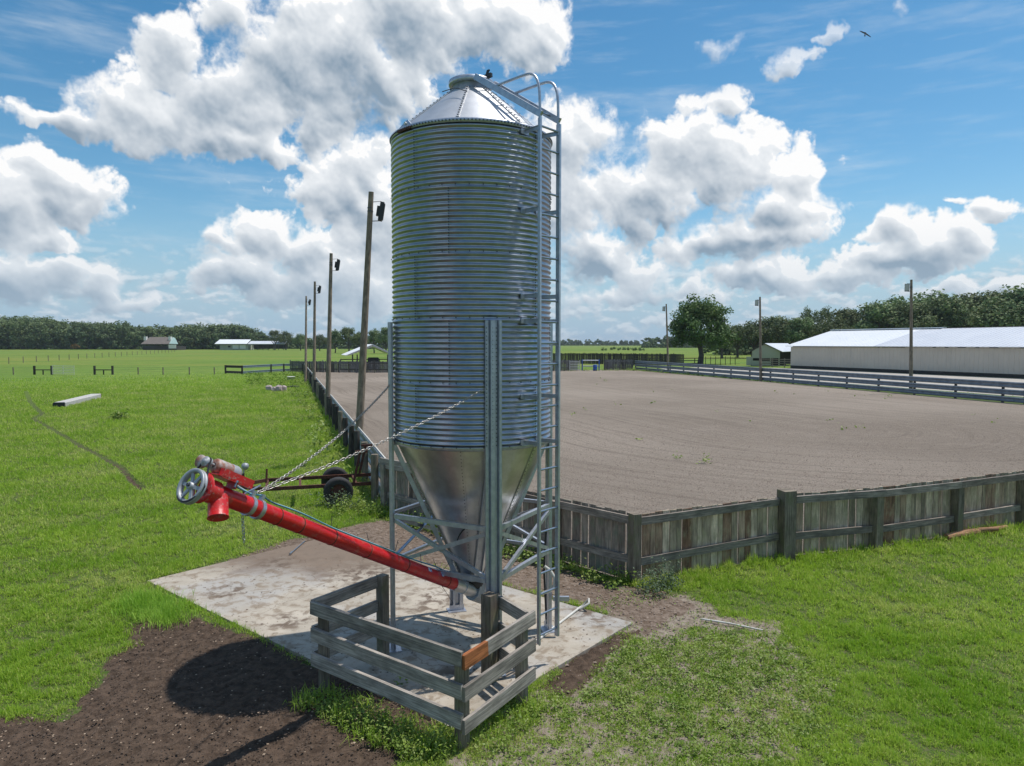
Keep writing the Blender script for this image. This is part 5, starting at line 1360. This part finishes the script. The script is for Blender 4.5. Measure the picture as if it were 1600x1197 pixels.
# ------------------------------------------------------------------ foliage
def leaf_mat(name, c1, c2, c3, scale=.35, trans=.25, rough=.65, coord='Object', rnd_amt=.0):
    m = bpy.data.materials.new(name); m.use_nodes = True
    t = m.node_tree; p = t.nodes['Principled BSDF']; p.inputs['Roughness'].default_value = rough; p.inputs['Specular IOR Level'].default_value = .3
    tc_ = t.nodes.new('ShaderNodeTexCoord'); n = noise_(t, tc_.outputs[coord], scale, 3, .6)
    uv = t.nodes.new('ShaderNodeUVMap'); s_ = t.nodes.new('ShaderNodeSeparateXYZ'); t.links.new(uv.outputs[0], s_.inputs[0])
    c = mixc(t, sstep(t, n.outputs[0], .35, .65), c1, c2)
    c = mixc(t, sstep(t, s_.outputs[0], .45, 1.0, 0, .85), c, c3)
    if rnd_amt:
        oi = t.nodes.new('ShaderNodeObjectInfo')
        hs_n = t.nodes.new('ShaderNodeHueSaturation'); t.links.new(c, hs_n.inputs['Color'])
        t.links.new(sstep(t, oi.outputs['Random'], 0, 1, 1 - rnd_amt, 1 + rnd_amt), hs_n.inputs['Value'])
        t.links.new(sstep(t, oi.outputs['Random'], 0, 1, .5 - rnd_amt * .05, .5 + rnd_amt * .04), hs_n.inputs['Hue']); c = hs_n.outputs[0]
    t.links.new(c, p.inputs['Base Color'])
    tr = t.nodes.new('ShaderNodeBsdfTranslucent'); t.links.new(c, tr.inputs[0])
    mx = t.nodes.new('ShaderNodeMixShader'); mx.inputs[0].default_value = trans
    t.links.new(p.outputs[0], mx.inputs[1]); t.links.new(tr.outputs[0], mx.inputs[2])
    t.links.new(mx.outputs[0], t.nodes['Material Output'].inputs[0])
    return m
M['oak_leaf'] = leaf_mat('oak_foliage', (.055, .115, .028), (.10, .17, .040), (.16, .22, .065), .5)
M['wood_leaf'] = leaf_mat('woodland_foliage', (.080, .125, .045), (.14, .19, .065), (.24, .27, .12), .12, .2, .7, rnd_amt=.28)
M['far_leaf'] = leaf_mat('distant_foliage', (.075, .12, .050), (.125, .175, .066), (.19, .23, .10), .03, .15, .8)
M['bark'] = mat('oak_bark', (.075, .06, .05), .95, 0, (.13, .11, .095), 2, 1, .5, 8)
M['grass_blade'] = leaf_mat('grass_blades', (.26, .43, .032), (.38, .54, .060), (.58, .60, .20), .45, .48, .55)
M['clump_blade'] = leaf_mat('clump_blades', (.26, .46, .04), (.36, .56, .08), (.50, .62, .16), 2.0, .45, .5)
M['weed_leaf'] = leaf_mat('weed_leaves', (.15, .24, .035), (.23, .32, .055), (.34, .38, .12), 2.0, .3, .5)
M['sage_leaf'] = leaf_mat('grey_green_leaves', (.085, .135, .075), (.13, .18, .10), (.17, .21, .14), 2.0, .25, .6)

def leaf_quads(P, Nn, size, rs, aspect=.8):
    """quads centred at P facing Nn"""
    n = len(P); r = rs.normal(size=(n, 3)); T = np.cross(Nn, r); T /= np.linalg.norm(T, axis=1, keepdims=True) + 1e-9
    B_ = np.cross(Nn, T); s_ = (size * rs.uniform(.6, 1.35, n))[:, None]
    T = T * s_ * .5; B_ = B_ * s_ * .5 * aspect
    return np.stack([P - T, P - B_ * .9, P + T, P + B_], 1)
def crown_quads(rs, c, rx, rz, nclump, nleaf, size, lumpy=.30, flat=.45, cr=(.20, .36)):
    """foliage clumps spread over and through a broad domed crown"""
    c = np.array(c, float); out = []; tone = []
    d = rs.normal(size=(nclump, 3)); d /= np.linalg.norm(d, axis=1, keepdims=True)
    d[:, 2] = np.where(d[:, 2] < -flat, -d[:, 2], d[:, 2])
    rad = rs.uniform(.45, 1.0, nclump) ** .6 * (1 - lumpy * rs.random(nclump))
    cc = d * rad[:, None] * np.array([rx, rx, rz]); rr = rx * rs.uniform(cr[0], cr[1], nclump)
    for i in range(nclump):
        m_ = max(6, int(nleaf * (rr[i] / (rx * .28)) ** 2)); q = rs.normal(size=(m_, 3)); q /= np.linalg.norm(q, axis=1, keepdims=True)
        q2 = q * (rs.random(m_) ** .45)[:, None] * rr[i] * np.array([1, 1, .72])
        nn = q * .6 + d[i] * .3 + np.array([0, 0, .35]) + rs.normal(size=(m_, 3)) * .55; nn /= np.linalg.norm(nn, axis=1, keepdims=True)
        out.append(leaf_quads(c + cc[i] + q2, nn, size, rs)); tone.append(np.full(m_, rs.random()) * .6 + rs.random(m_) * .45)
    return np.concatenate(out), np.concatenate(tone)
def uv_tone(t_): return np.repeat(np.stack([np.clip(t_, 0, 1), np.zeros_like(t_)], 1)[:, None, :], 4, 1)
def trunk_mb(h, r, spread, rs, nl=5, top=.62):
    b = MB(); b.tube([(0, 0, -.2), (.02 * h, 0, h * .14), (0, .02 * h, h * .30), (.01 * h, 0, h * top)], [r * 1.25, r, r * .85, r * .35], 10)
    for i in range(nl):
        a = 2 * math.pi * i / nl + rs.uniform(-.3, .3); z0 = h * rs.uniform(.16, .34); ln = spread * rs.uniform(.6, .9)
        b.tube([(0, 0, z0), (math.cos(a) * ln * .4, math.sin(a) * ln * .4, z0 + h * .14), (math.cos(a) * ln, math.sin(a) * ln, z0 + h * rs.uniform(.25, .40))], [r * .55, r * .38, r * .12], 7)
    return b
def tree(loc, proto, label, group, scale, rz, name='oak_tree'):
    th = thing(name, loc, label, 'tree', group); th.scale = scale; th.rotation_euler = (0, 0, rz)
    for nm, me_ in (('crown', proto[0]), ('trunk', proto[1])):
        o = bpy.data.objects.new(nm, me_); C.objects.link(o); o.parent = th
    return th
def make_proto(seed, rx, rz, h, m, ncl, nl, size, r=.4, **kw):
    rs = np.random.RandomState(seed)
    V, T_ = crown_quads(rs, (0, 0, h - rz), rx, rz, ncl, nl, size, **kw)
    cm_ = quads_mesh('crown', V, m, uv_tone(T_))
    tb = trunk_mb(h, r, rx, rs).build('trunk_tmp', M['bark']); tm = tb.data; bpy.data.objects.remove(tb)
    return cm_, tm
# the lone oak
pr = make_proto(1, 6.9, 6.3, 13.2, M['oak_leaf'], 210, 150, .42, .5, lumpy=.34, flat=.75, cr=(.13, .25))
tree(Vector(((1094 - 800) / 1110 * 136, 136, 0)), pr, 'round leafy lone oak standing alone in the field right of the bin', None, (1, 1, 1), .4)
# woodland trees right and behind
protos = [make_proto(10 + i, *a) for i, a in enumerate([(6.5, 6.5, 15, M['wood_leaf'], 60, 62, .62, .45), (7.5, 6.0, 14, M['wood_leaf'], 66, 62, .62, .45), (5.2, 7.2, 16, M['wood_leaf'], 52, 62, .60, .4), (6.0, 7.0, 17, M['wood_leaf'], 46, 50, .60, .4)])]
rt = [(1128, 508, 190, 1), (1152, 506, 200, 0), (1178, 500, 190, 1), (1206, 492, 190, 0), (1228, 497, 185, 1), (1250, 494, 180, 0), (1262, 478, 205, 3), (1288, 477, 205, 3), (1300, 496, 175, 1), (1322, 480, 190, 0), (1348, 473, 195, 2), (1372, 470, 185, 0), (1398, 463, 190, 1),
      (1424, 470, 180, 0), (1452, 455, 190, 1), (1478, 460, 180, 0), (1500, 472, 175, 2), (1518, 455, 185, 0), (1542, 464, 178, 1), (1566, 452, 185, 0), (1590, 447, 180, 1), (1612, 448, 185, 2), (1640, 446, 180, 0)]
ORD = 'outermost second third fourth fifth sixth seventh eighth ninth tenth eleventh twelfth thirteenth fourteenth fifteenth sixteenth seventeenth eighteenth nineteenth twentieth twenty-first twenty-second twenty-third'.split()
special = {0: 'first tree right of the lone oak, low over the field', 3: 'taller rounded tree rising just right of the second right light pole', 6: 'thin ragged tree top rising left of the long barn roof', 7: 'second thin ragged tree top left of the long barn roof', 20: 'highest tree at the right edge of the picture behind the barn'}
for i, (px, ty, dep, k) in enumerate(rt):
    h = CAM_Z + (536.5 - ty) / 1110 * dep; H0 = (15, 14, 16, 17)[k]; s_ = h / H0; sw = s_ * rnd.uniform(.85, 1.15) * (.6 if i in (6, 7) else 1)
    tree(Vector(((px - 800) / 1110 * dep, dep, 0)), protos[k], special.get(i, 'dark oak behind the barns, %s from the right edge of the picture' % ORD[len(rt) - 1 - i]), 'trees in the right tree line', (sw, sw, s_), rnd.uniform(0, 6.28))
lt_ = [(430, 515, 420, 0), (447, 517, 430, 1), (470, 521, 400, 1), (524, 512, 300, 2), (545, 510, 290, 0), (563, 518, 300, 1), (585, 511, 290, 2), (604, 510, 285, 0), (500, 522, 380, 1), (622, 512, 290, 1)]
SP3 = {1: 'small tree second right of the white shed', 2: 'low tree just left of the farthest left light pole', 4: 'dark tree between two light poles over the shelter\'s left eave', 5: 'lower tree right behind the nearest light pole', 6: 'dark tree directly above the peak of the open shelter', 8: 'low tree between the third and second left light poles', 9: 'tree partly hidden by the left leg of the bin'}
sp2 = {3: 'tall dark tree between the second and first left light poles', 7: 'tree rising just left of the left bin leg', 0: 'small round tree right of the white shed in the left woods'}
for i, (px, ty, dep, k) in enumerate(lt_):
    h = CAM_Z + (536.5 - ty) / 1110 * dep; H0 = (15, 14, 16, 17)[k]; s_ = h / H0
    tree(Vector(((px - 800) / 1110 * dep, dep, 0)), protos[k], (sp2.get(i) or SP3[i]), 'trees behind the shelter', (s_ * .9, s_ * .9, s_), rnd.uniform(0, 6.28))
# small orange bush before the left woods
b_ = AT(118, 540, 436); rs = np.random.RandomState(8); V, T_ = crown_quads(rs, (0, 0, 1.8), 3.0, 1.8, 12, 20, .8)
o = bpy.data.objects.new('bush', quads_mesh('bush', V, leaf_mat('russet_leaves', (.16, .10, .03), (.20, .13, .04), (.22, .15, .06)), uv_tone(T_))); C.objects.link(o); o.location = (b_.x, 436, 0); tag(o, 'small russet bush before the left woods', 'bush')
# solid masses of distant wood
def woods(name, prof, dep, label, rows=3, step=9, size=1.2, ncl=16, nl=26, seed=0, rowd=14):
    rs = np.random.RandomState(seed); Vs = []; Ts = []; px = prof[0][0]; pxs = [p_[0] for p_ in prof]; tys = [p_[1] for p_ in prof]
    while px < prof[-1][0]:
        for r_ in range(rows):
            d_ = dep + r_ * rowd + rs.uniform(-4, 4); q = px + rs.uniform(-3, 3)
            ty = np.interp(q, pxs, tys) + rs.uniform(-1, 3.5) + (1.5 if r_ == 0 else 0)
            h = CAM_Z + (536.5 - ty) / 1110 * d_; rx = h * rs.uniform(.36, .52)
            V, T_ = crown_quads(rs, ((q - 800) / 1110 * d_, d_, h * .50), rx, h * .52, ncl, nl, size, flat=.9, cr=(.25, .42)); Vs.append(V); Ts.append(T_)
            u_ = rs.normal(size=(7, 2)) * [rx * .9, 2]; lowc = [crown_quads(rs, ((q - 800) / 1110 * d_ + a_, d_ - 3 + b_, 1.2), 2.6, 1.8, 2, 14, size, flat=.9) for a_, b_ in u_]
            Vs += [v_ for v_, _ in lowc]; Ts += [t_ for _, t_ in lowc]
        px += step
    o = bpy.data.objects.new(name, quads_mesh(name, np.concatenate(Vs), M['far_leaf'], uv_tone(np.concatenate(Ts)))); C.objects.link(o); tag(o, label, 'woods', kind='stuff'); return o
woods('left_woods', [(-60, 492), (0, 493), (50, 492), (110, 500), (150, 502), (190, 500), (212, 508), (225, 508), (300, 507), (380, 505), (402, 514), (418, 524)], 468, 'dense dark woods along the left edge of the pasture', 3, 10, 1.15, 24, 30, 1)
woods('middle_woods', [(415, 526), (480, 526), (520, 524), (560, 524), (640, 522)], 520, 'low dark woods behind the left light poles', 2, 9, 1.4, 14, 20, 2)
woods('far_woods', [(620, 532), (872, 530), (900, 529), (960, 531), (1010, 531)], 1250, 'thin line of far woods on the horizon right of the bin', 2, 7, 2.6, 10, 16, 3, 30)
woods('far_woods', [(1010, 526), (1030, 523), (1060, 525), (1120, 522)], 640, 'low woods behind the lone oak', 2, 9, 1.8, 12, 18, 4, 20)
woods('right_woods', [(1120, 518), (1200, 511), (1260, 505), (1300, 500), (1400, 490), (1500, 484), (1680, 470)], 245, 'dense evergreen woods filling in behind the barns on the right', 2, 11, .85, 18, 34, 5, 14)

# ------------------------------------------------------------------ grass, one mass
def blades(Pxy, z, ln, wd, rs, lean=.85, droop=.5):
    """bent tapering blades"""
    n = len(Pxy); a = rs.uniform(0, 6.283, n); la = np.abs(rs.normal(0, lean, n)); la = np.clip(la, 0, 1.4)
    dx, dy = np.cos(a), np.sin(a); sx_, sy_ = -dy, dx
    base = np.stack([Pxy[:, 0], Pxy[:, 1], z], 1)
    tip = base + np.stack([dx * np.sin(la), dy * np.sin(la), np.cos(la)], 1) * ln[:, None]
    mid = base + np.stack([dx * np.sin(la * .5), dy * np.sin(la * .5), np.cos(la * .5)], 1) * (ln * .55)[:, None]
    s_ = np.stack([sx_, sy_, np.zeros(n)], 1) * (wd * .5)[:, None]
    return np.stack([base - s_ * .5, mid - s_, tip, mid + s_], 1)
rs = np.random.RandomState(77)
NP = 5200000
rr_ = 5.0 * (110 / 5.0) ** rs.random(NP)                      # log-uniform distance: density falls with its square
th_ = rs.uniform(-1.15, 1.15, NP)
PX, PY = rr_ * np.sin(th_), rr_ * np.cos(th_)
vis = (np.abs(PX / PY) < np.where(rr_ < 45, 3.0, 1.1)) & (PY > 4.6)
fence_line = [Vector((-60, 205, 0)), FAR_L, C0, C1, F1, F2, F3, R_NEAR, Vector((80, 46, 0))]
ROAD = [Vector(v_) for v_ in ((23.5, 106.5, 0), (41.0, 45.0, 0), (70.0, 22.0, 0), (76.0, 36.0, 0), (45.0, 115.0, 0), (36.0, 121.0, 0), (24.0, 116.0, 0))]
ok = vis & ~in_poly(PX, PY, ROAD) & (poly_sd(PX, PY, ARENA) < -.06) & ~((PX > -3) & (PY > 13) & (poly_sd(PX, PY, [Vector((-3, 16.9, 0)), Vector((-35, 118, 0)), Vector((40, 118, 0)), Vector((60, 40, 0)), Vector((11, 16, 0)), Vector((2, 12, 0))]) > 0))
PX, PY = PX[ok], PY[ok]
so_m, bk_m, sa_m, we_m, dr_m, ar_m, g1_, g2_, g3_, trm, sol_m = ground_masks(PX, PY)
trm = smst(trm, 0, .25)
sd = poly_sd(PX, PY, SLAB)
cover = (1 - so_m) * (1 - bk_m) * (1 - trm) * (1 - sol_m * .95) * (sd < -.02)
cover *= 1 - we_m * (.08 + .45 * smst(g2_ + g1_ * .4, -.10, .25))
clump = smst(g2_ + g1_ * .35, -.22, .22) * .80 + .20
keep = rs.random(len(PX)) < cover * clump * smst(np.hypot(PX, PY), 108, 60)
PX, PY = PX[keep], PY[keep]; we_m = we_m[keep]; g1_ = g1_[keep]; g2_ = g2_[keep]; sa_m = sa_m[keep]
D_ = np.hypot(PX, PY)
fd = line_dist(PX, PY, [FAR_L, C0]); fd2 = line_dist(PX, PY, [C1, F1, F2, F3, R_NEAR])
ln = rs.uniform(.04, .08, len(PX)) * (1 + .35 * np.clip(g1_ * 1.5, -1, 1)) * (D_ / 8) ** .42 * (1 - .35 * we_m)
ln *= np.clip(1 + g2_ * 1.5, .35, 1.9)
ln *= 1 + 1.2 * np.exp(-(fd / .5) ** 2) + .9 * np.exp(-(fd2 / .35) ** 2)
wd = rs.uniform(.0045, .0075, len(PX)) * (D_ / 8) ** .85
# the yard behind the viewpoint, coarser
BX = rs.uniform(-13, 14, 60000); BY = rs.uniform(-13, 4.7, 60000); kb = (np.abs(BX) < 16) & ((poly_sd(BX, BY, SOIL) < -.1))
BX, BY = BX[kb], BY[kb]
PX = np.concatenate([PX, BX]); PY = np.concatenate([PY, BY]); g1_ = np.concatenate([g1_, BX * 0]); g2_ = np.concatenate([g2_, rs.normal(0, .2, len(BX))])
ln = np.concatenate([ln, rs.uniform(.06, .12, len(BX))]); wd = np.concatenate([wd, rs.uniform(.014, .024, len(BX))])
V = blades(np.stack([PX, PY], 1), np.zeros(len(PX)) - .005, ln, wd, rs)
tone = np.clip(.40 + g2_ * .6 - g1_ * .5 + fbm(PX, PY, .35, 4, np.random.RandomState(9), .55) * .7 + rs.normal(0, .25, len(PX)), 0, 1)
print('grass blades', len(V))
go2 = bpy.data.objects.new('lawn_grass', quads_mesh('lawn_grass', V, M['grass_blade'], uv_tone(tone))); C.objects.link(go2); tag(go2, 'short green grass of the pasture and yard', 'grass', kind='stuff')

# tall tufts: by the pad corner, under the guard, along fences
def tufts(spots, name, label, m, ln0, n0, wd0=.007, lean=.6, kind='stuff', cat='grass'):
    Vs = []; Ts = []
    for (x, y, r, s_) in spots:
        n = int(n0 * s_); q = rs.normal(size=(n, 2)) * r * .5
        Vs.append(blades(np.stack([x + q[:, 0], y + q[:, 1]], 1), np.zeros(n), rs.uniform(.5, 1.1, n) * ln0 * s_, rs.uniform(.7, 1.3, n) * wd0, rs, lean)); Ts.append(rs.random(n) * .7)
    o = bpy.data.objects.new(name, quads_mesh(name, np.concatenate(Vs), m, uv_tone(np.concatenate(Ts)))); C.objects.link(o); tag(o, label, cat, kind=kind); return o
tp = []
for (px, py) in ((232, 945), (250, 950), (262, 960), (240, 962), (225, 958), (270, 972), (218, 940), (208, 952), (252, 970)):
    q = G(px, py); tp.append((q.x, q.y, .30, 1.0))
tufts(tp, 'grass_clump', 'tall bright grass clump at the left corner of the concrete pad', M['clump_blade'], .22, 380, .008, .7, 'stuff')
def plants(spots, name, label, m, leaf, n0, kind='stuff', cat='weeds', up=.5):
    """leafy stems: spots of (x, y, height)"""
    Vs = []; Ts = []
    for (x, y, h) in spots:
        ns = max(2, int(n0 * (.5 + h * 4))); ph = rs.random()
        for _ in range(max(1, int(1 + h * 9))):
            a = rs.uniform(0, 6.28); l_ = rs.uniform(.15, .8) * up; k = max(3, ns // 3)
            s_ = rs.random(k); P = np.stack([x + math.cos(a) * l_ * h * s_, y + math.sin(a) * l_ * h * s_, h * s_ * rs.uniform(.6, 1)], 1) + rs.normal(size=(k, 3)) * leaf * .7
            P[:, 2] = np.abs(P[:, 2]) + .005
            nn = rs.normal(size=(k, 3)) * .6 + np.array([0, 0, 1]); nn /= np.linalg.norm(nn, axis=1, keepdims=True)
            Vs.append(leaf_quads(P, nn, leaf, rs, .55)); Ts.append(np.clip(ph * .5 + rs.random(k) * .5, 0, 1))
    o = bpy.data.objects.new(name, quads_mesh(name, np.concatenate(Vs), m, uv_tone(np.concatenate(Ts)))); C.objects.link(o); tag(o, label, cat, kind=kind); return o
# weeds over the patchy ground
N_ = 110000; xx = rs.uniform(-1.5, 7.5, N_); yy = rs.uniform(5.0, 12.2, N_)
s1, b1_, s2, w1, d1_, a1_, m1_, m2_, m3_, t1_, sol1_ = ground_masks(xx, yy)
k = (rs.random(N_) < w1 * (1 - s1) * (1 - b1_) * smst(-(m2_ + m1_ * .3), -.30, .22) * (.80 - .50 * d1_) * (1 - sol1_ * .8)) & (poly_sd(xx, yy, SLAB) < -.04)
plants([(a, b2, h) for a, b2, h in zip(xx[k], yy[k], rs.uniform(.03, .10, k.sum()))], 'yard_weeds', 'low leafy weeds over the patchy ground right of the pad', M['weed_leaf'], .034, 9)
# weeds under the guard and the fence
sp = []
for i in range(420):
    s_ = rs.random(); p_ = PC.lerp(PF, .02 + s_ * 1.0) + nF * rs.uniform(.06, .52) - dF * .0; sp.append((p_.x, p_.y, rs.uniform(.08, .26) * (.5 + .6 * min(1, s_ * 2.2))))
for i in range(150):
    s_ = rs.random(); p_ = PF.lerp(PR, s_ * 1.1) + nR * rs.uniform(.0, .42); sp.append((p_.x, p_.y, rs.uniform(.06, .17)))
plants(sp, 'guard_weeds', 'bright leafy weeds growing along the foot of the rail guard', M['weed_leaf'], .036, 15)
tufts([(a, b2, .12, rs.uniform(.5, 1.1)) for a, b2, h in sp[::5]], 'guard_grass', 'long grass blades among the weeds at the foot of the rail guard', M['grass_blade'], .22, 16, .007, .7)
sp = []
for i in range(330):
    p_ = C1.lerp(C0, rs.random()) + Vector((-.68, -.73, 0)) * rs.uniform(.1, .6); sp.append((p_.x, p_.y, rs.uniform(.08, .32)))
for i in range(110):
    p_ = C0 + dL * rs.uniform(-.6, 3.5) + nL * rs.uniform(.2, 1.3); sp.append((p_.x, p_.y, rs.uniform(.15, .5)))
plants(sp, 'fence_weeds', 'shaded leafy weeds along the foot of the picket fence behind the bin', M['weed_leaf'], .06, 12)
sp = [(G(px, py).x, G(px, py).y, h) for px, py, h in ((1012, 924, .42), (1030, 920, .50), (1045, 915, .46), (1022, 932, .30), (1056, 920, .34), (1003, 930, .24), (1040, 928, .3))]
sp = [(x + rs.normal() * .08, y + rs.normal() * .06, h * rs.uniform(.7, 1.15)) for x, y, h in sp * 6]
plants(sp, 'weed_bush', 'grey green leafy bush at the corner post of the picket fence', M['sage_leaf'], .040, 16, 'thing', 'bush', .55)
sp = []
for (px, py, h, n) in ((990, 940, .1, 30), (960, 948, .08, 20), (1000, 935, .15, 20)):
    q = G(px, py)
    for _ in range(n): sp.append((q.x + rs.normal() * .25, q.y + rs.normal() * .15, h * rs.uniform(.5, 1.2)))
plants(sp, 'corner_weeds', 'small green weeds left of the grey green bush', M['weed_leaf'], .035, 10)
q = G(531, 790); plants([(q.x + rs.normal() * .22, q.y - .25 + rs.normal() * .12, rs.uniform(.25, .55)) for _ in range(40)] + [(q.x + 1.5 + rs.normal() * .5, q.y - .4 + rs.normal() * .4, rs.uniform(.2, .45)) for _ in range(70)], 'wheel_weeds', 'tall pale weeds in front of the near trailer tyre', M['sage_leaf'], .05, 9)
q = G(627, 1070); plants([(q.x, q.y, .16), (q.x + .03, q.y + .02, .12)], 'pad_seedling', 'small green seedling growing out of the pad inside the rail guard', M['weed_leaf'], .06, 14, 'thing', 'plant')
# pasture tussocks and the yellow green tall growth by the arena corner
sp = []
for i in range(420):
    q = G(rs.uniform(385, 474), rs.uniform(584, 604)); sp.append((q.x, q.y, rs.uniform(.05, .28)))
plants(sp, 'tall_growth', 'yellow green tall growth in the pasture by the far left corner of the arena', leaf_mat('yellow_green_leaves', (.12, .22, .02), (.17, .27, .03), (.24, .30, .05)), .20, 9)
sp = []
for i in range(160):
    y = rs.uniform(20, 95); p_ = C0 + dL * ((y - C0.y) / dL.y) + nL * rs.uniform(.3, 1.0 + y * .02); sp.append((p_.x, p_.y, rs.uniform(.2, .5)))
for i in range(500):
    s_ = rs.random(); p_ = FAR_R.lerp(R_NEAR, s_ * .8) + Vector((-.6 - rs.random() * .8, 0, 0)); sp.append((p_.x, p_.y, rs.uniform(.1, .3)))
for i in range(400):
    s_ = rs.random(); p_ = FAR_L.lerp(FAR_R, s_) + Vector((0, -3 - rs.random() * 7 * abs(1 - s_), 0)); sp.append((p_.x, p_.y, rs.uniform(.1, .3)))
for i in range(40):
    sp.append((rs.uniform(2, 30), rs.uniform(14 + 2, 90), rs.uniform(.05, .2)))
sp = [s_ for s_ in sp if True]
plants(sp, 'edge_weeds', 'green weeds along the foot of the arena fences', M['weed_leaf'], .16, 7)
for px, py, h, l in ((186, 655, .5, 'dark green weed clump in the pasture right of the concrete beam'), (1012, 724, .22, 'small green sprout growing in the arena sand, left of its pair'), (1100, 724, .28, 'small green sprout in the arena sand, right of its pair'), (1062, 712, .22, 'small green sprout farther back in the arena sand')):
    if l.startswith('small green sprout growing'): px, py = 1061, 717
    elif 'farther back' in l: px, py = 1022, 630
    q = G(px, py); plants([(q.x + rs.normal() * h * .35, q.y + rs.normal() * h * .35, h * rs.uniform(.6, 1)) for _ in range(3 if h < .4 else 14)], 'weed_clump', l, M['weed_leaf'], .07 + h * .15, 8, 'thing', 'weed')

sp = []
for i in range(26):
    q = G(rs.choice((945, 953, 962, 975, 980, 990, 1000)) + rs.normal() * 4, rs.uniform(545.5, 548)); sp.append((q.x, q.y, rs.uniform(.6, 1.6)))
plants(sp, 'field_scrub', 'dark scrub spots in the far field right of the bin', M['oak_leaf'], .5, 7, cat='scrub')

# ------------------------------------------------------------------ litter on soil, sand and pad
def bits(name, n, xr, yr, test, size, m, label, cat, z=.0, squash=.6):
    x = rs.uniform(*xr, n); y = rs.uniform(*yr, n); k = test(x, y); x, y = x[k], y[k]; n = len(x)
    s_ = size * rs.uniform(.4, 1.5, n) ** 1.3; base = np.array([[1, 0, 0], [0, 1, 0], [-1, 0, 0], [0, -1, 0], [0, 0, 1.0], [0, 0, -1.0]])
    v = base[None] * rs.uniform(.5, 1.2, (n, 6, 1)) * s_[:, None, None]; v[:, :, 2] *= squash
    a = rs.uniform(0, 6.28, n); ca, sa = np.cos(a)[:, None], np.sin(a)[:, None]
    vx = v[:, :, 0] * ca - v[:, :, 1] * sa; vy = v[:, :, 0] * sa + v[:, :, 1] * ca
    tri = np.array([[0, 1, 4, 4], [1, 2, 4, 4], [2, 3, 4, 4], [3, 0, 4, 4], [1, 0, 5, 5]])
    zz = z if not callable(z) else z(x, y)
    P = np.stack([vx + x[:, None], vy + y[:, None], v[:, :, 2] + (np.zeros(n) + zz)[:, None]], -1)
    me_ = bpy.data.meshes.new(name); me_.vertices.add(n * 6); me_.vertices.foreach_set('co', P.astype(np.float32).ravel())
    fc_ = np.array([[0, 1, 4], [1, 2, 4], [2, 3, 4], [3, 0, 4]]); F_ = (fc_[None] + np.arange(n)[:, None, None] * 6).reshape(-1).astype(np.int32)
    me_.loops.add(len(F_)); me_.loops.foreach_set('vertex_index', F_); nf = len(F_) // 3
    me_.polygons.add(nf); me_.polygons.foreach_set('loop_start', np.arange(0, nf * 3, 3, dtype=np.int32)); me_.polygons.foreach_set('loop_total', np.full(nf, 3, np.int32)); me_.materials.append(m); me_.update(calc_edges=True)
    o = bpy.data.objects.new(name, me_); C.objects.link(o); tag(o, label, cat, kind='stuff'); return o
def on_soil(x, y):
    m_ = ground_masks(x, y); return (m_[0] > .6) & (poly_sd(x, y, SLAB) < 0)
def on_back(x, y):
    m_ = ground_masks(x, y); return ((m_[1] > .5) | (m_[2] > .6)) & (y > 7) & (poly_sd(x, y, SLAB) < 0)
M['clod'] = mat('dark_soil_clod', (.045, .031, .022), .95, 0, (.10, .07, .05), 12, 1)
M['chip'] = mat('pale_wood_chip', (.42, .33, .24), .9, 0, (.26, .18, .12), 12, 1)
M['clod2'] = mat('sandy_clod', (.16, .12, .09), .95, 0, (.28, .22, .18), 12, 1)
bits('soil_clods', 22000, (-6.5, -.5), (4.6, 11.2), on_soil, .010, M['clod'], 'small clods of dark soil', 'clods', .03)
bits('wood_chips', 1300, (-6.5, -.5), (4.6, 11.2), on_soil, .010, M['chip'], 'pale wood chips scattered over the dark soil', 'chips', .045, .35)
bits('sandy_clods', 16000, (-5.5, 5.5), (7, 17), on_back, .018, M['clod2'], 'small clods of sandy earth round the pad', 'clods', .01)
M['grain'] = mat('dark_sand_crumb', (.13, .10, .08), .95, 0, (.26, .21, .17), 3, 1)
bits('arena_crumbs', 90000, (-7, 24), (12.3, 36), lambda x, y: (poly_sd(x, y, ARENA) > .15) & (rs.random(len(x)) < (14 / y) ** 1.2), .022, M['grain'], 'small crumbs of sand turned up by the harrow', 'crumbs', .008, .6)
bits('dead_leaves', 1500, (-6.2, 1.8), (7.2, 14.7), lambda x, y: (poly_sd(x, y, SLAB) > .05) & (fbm(x, y, .8, 3, np.random.RandomState(5), .5) > -.1), .013, M['debris'], 'dead leaves and droppings scattered on the concrete pad', 'leaves', .018, .25)

# ------------------------------------------------------------------ light summer haze
hm = bpy.data.materials.new('air'); hm.use_nodes = True; t = hm.node_tree; t.nodes.clear()
pv = t.nodes.new('ShaderNodeVolumePrincipled'); pv.inputs['Color'].default_value = (.80, .88, .96, 1); pv.inputs['Density'].default_value = .00012; pv.inputs['Anisotropy'].default_value = .3
om = t.nodes.new('ShaderNodeOutputMaterial'); t.links.new(pv.outputs[0], om.inputs['Volume'])
b = MB(); b.box(Vector((0, 1550, 23.0)), 8800, 9800, 50.0); hz = b.build('haze', hm); tag(hz, 'thin pale haze over the fields', kind='stuff')
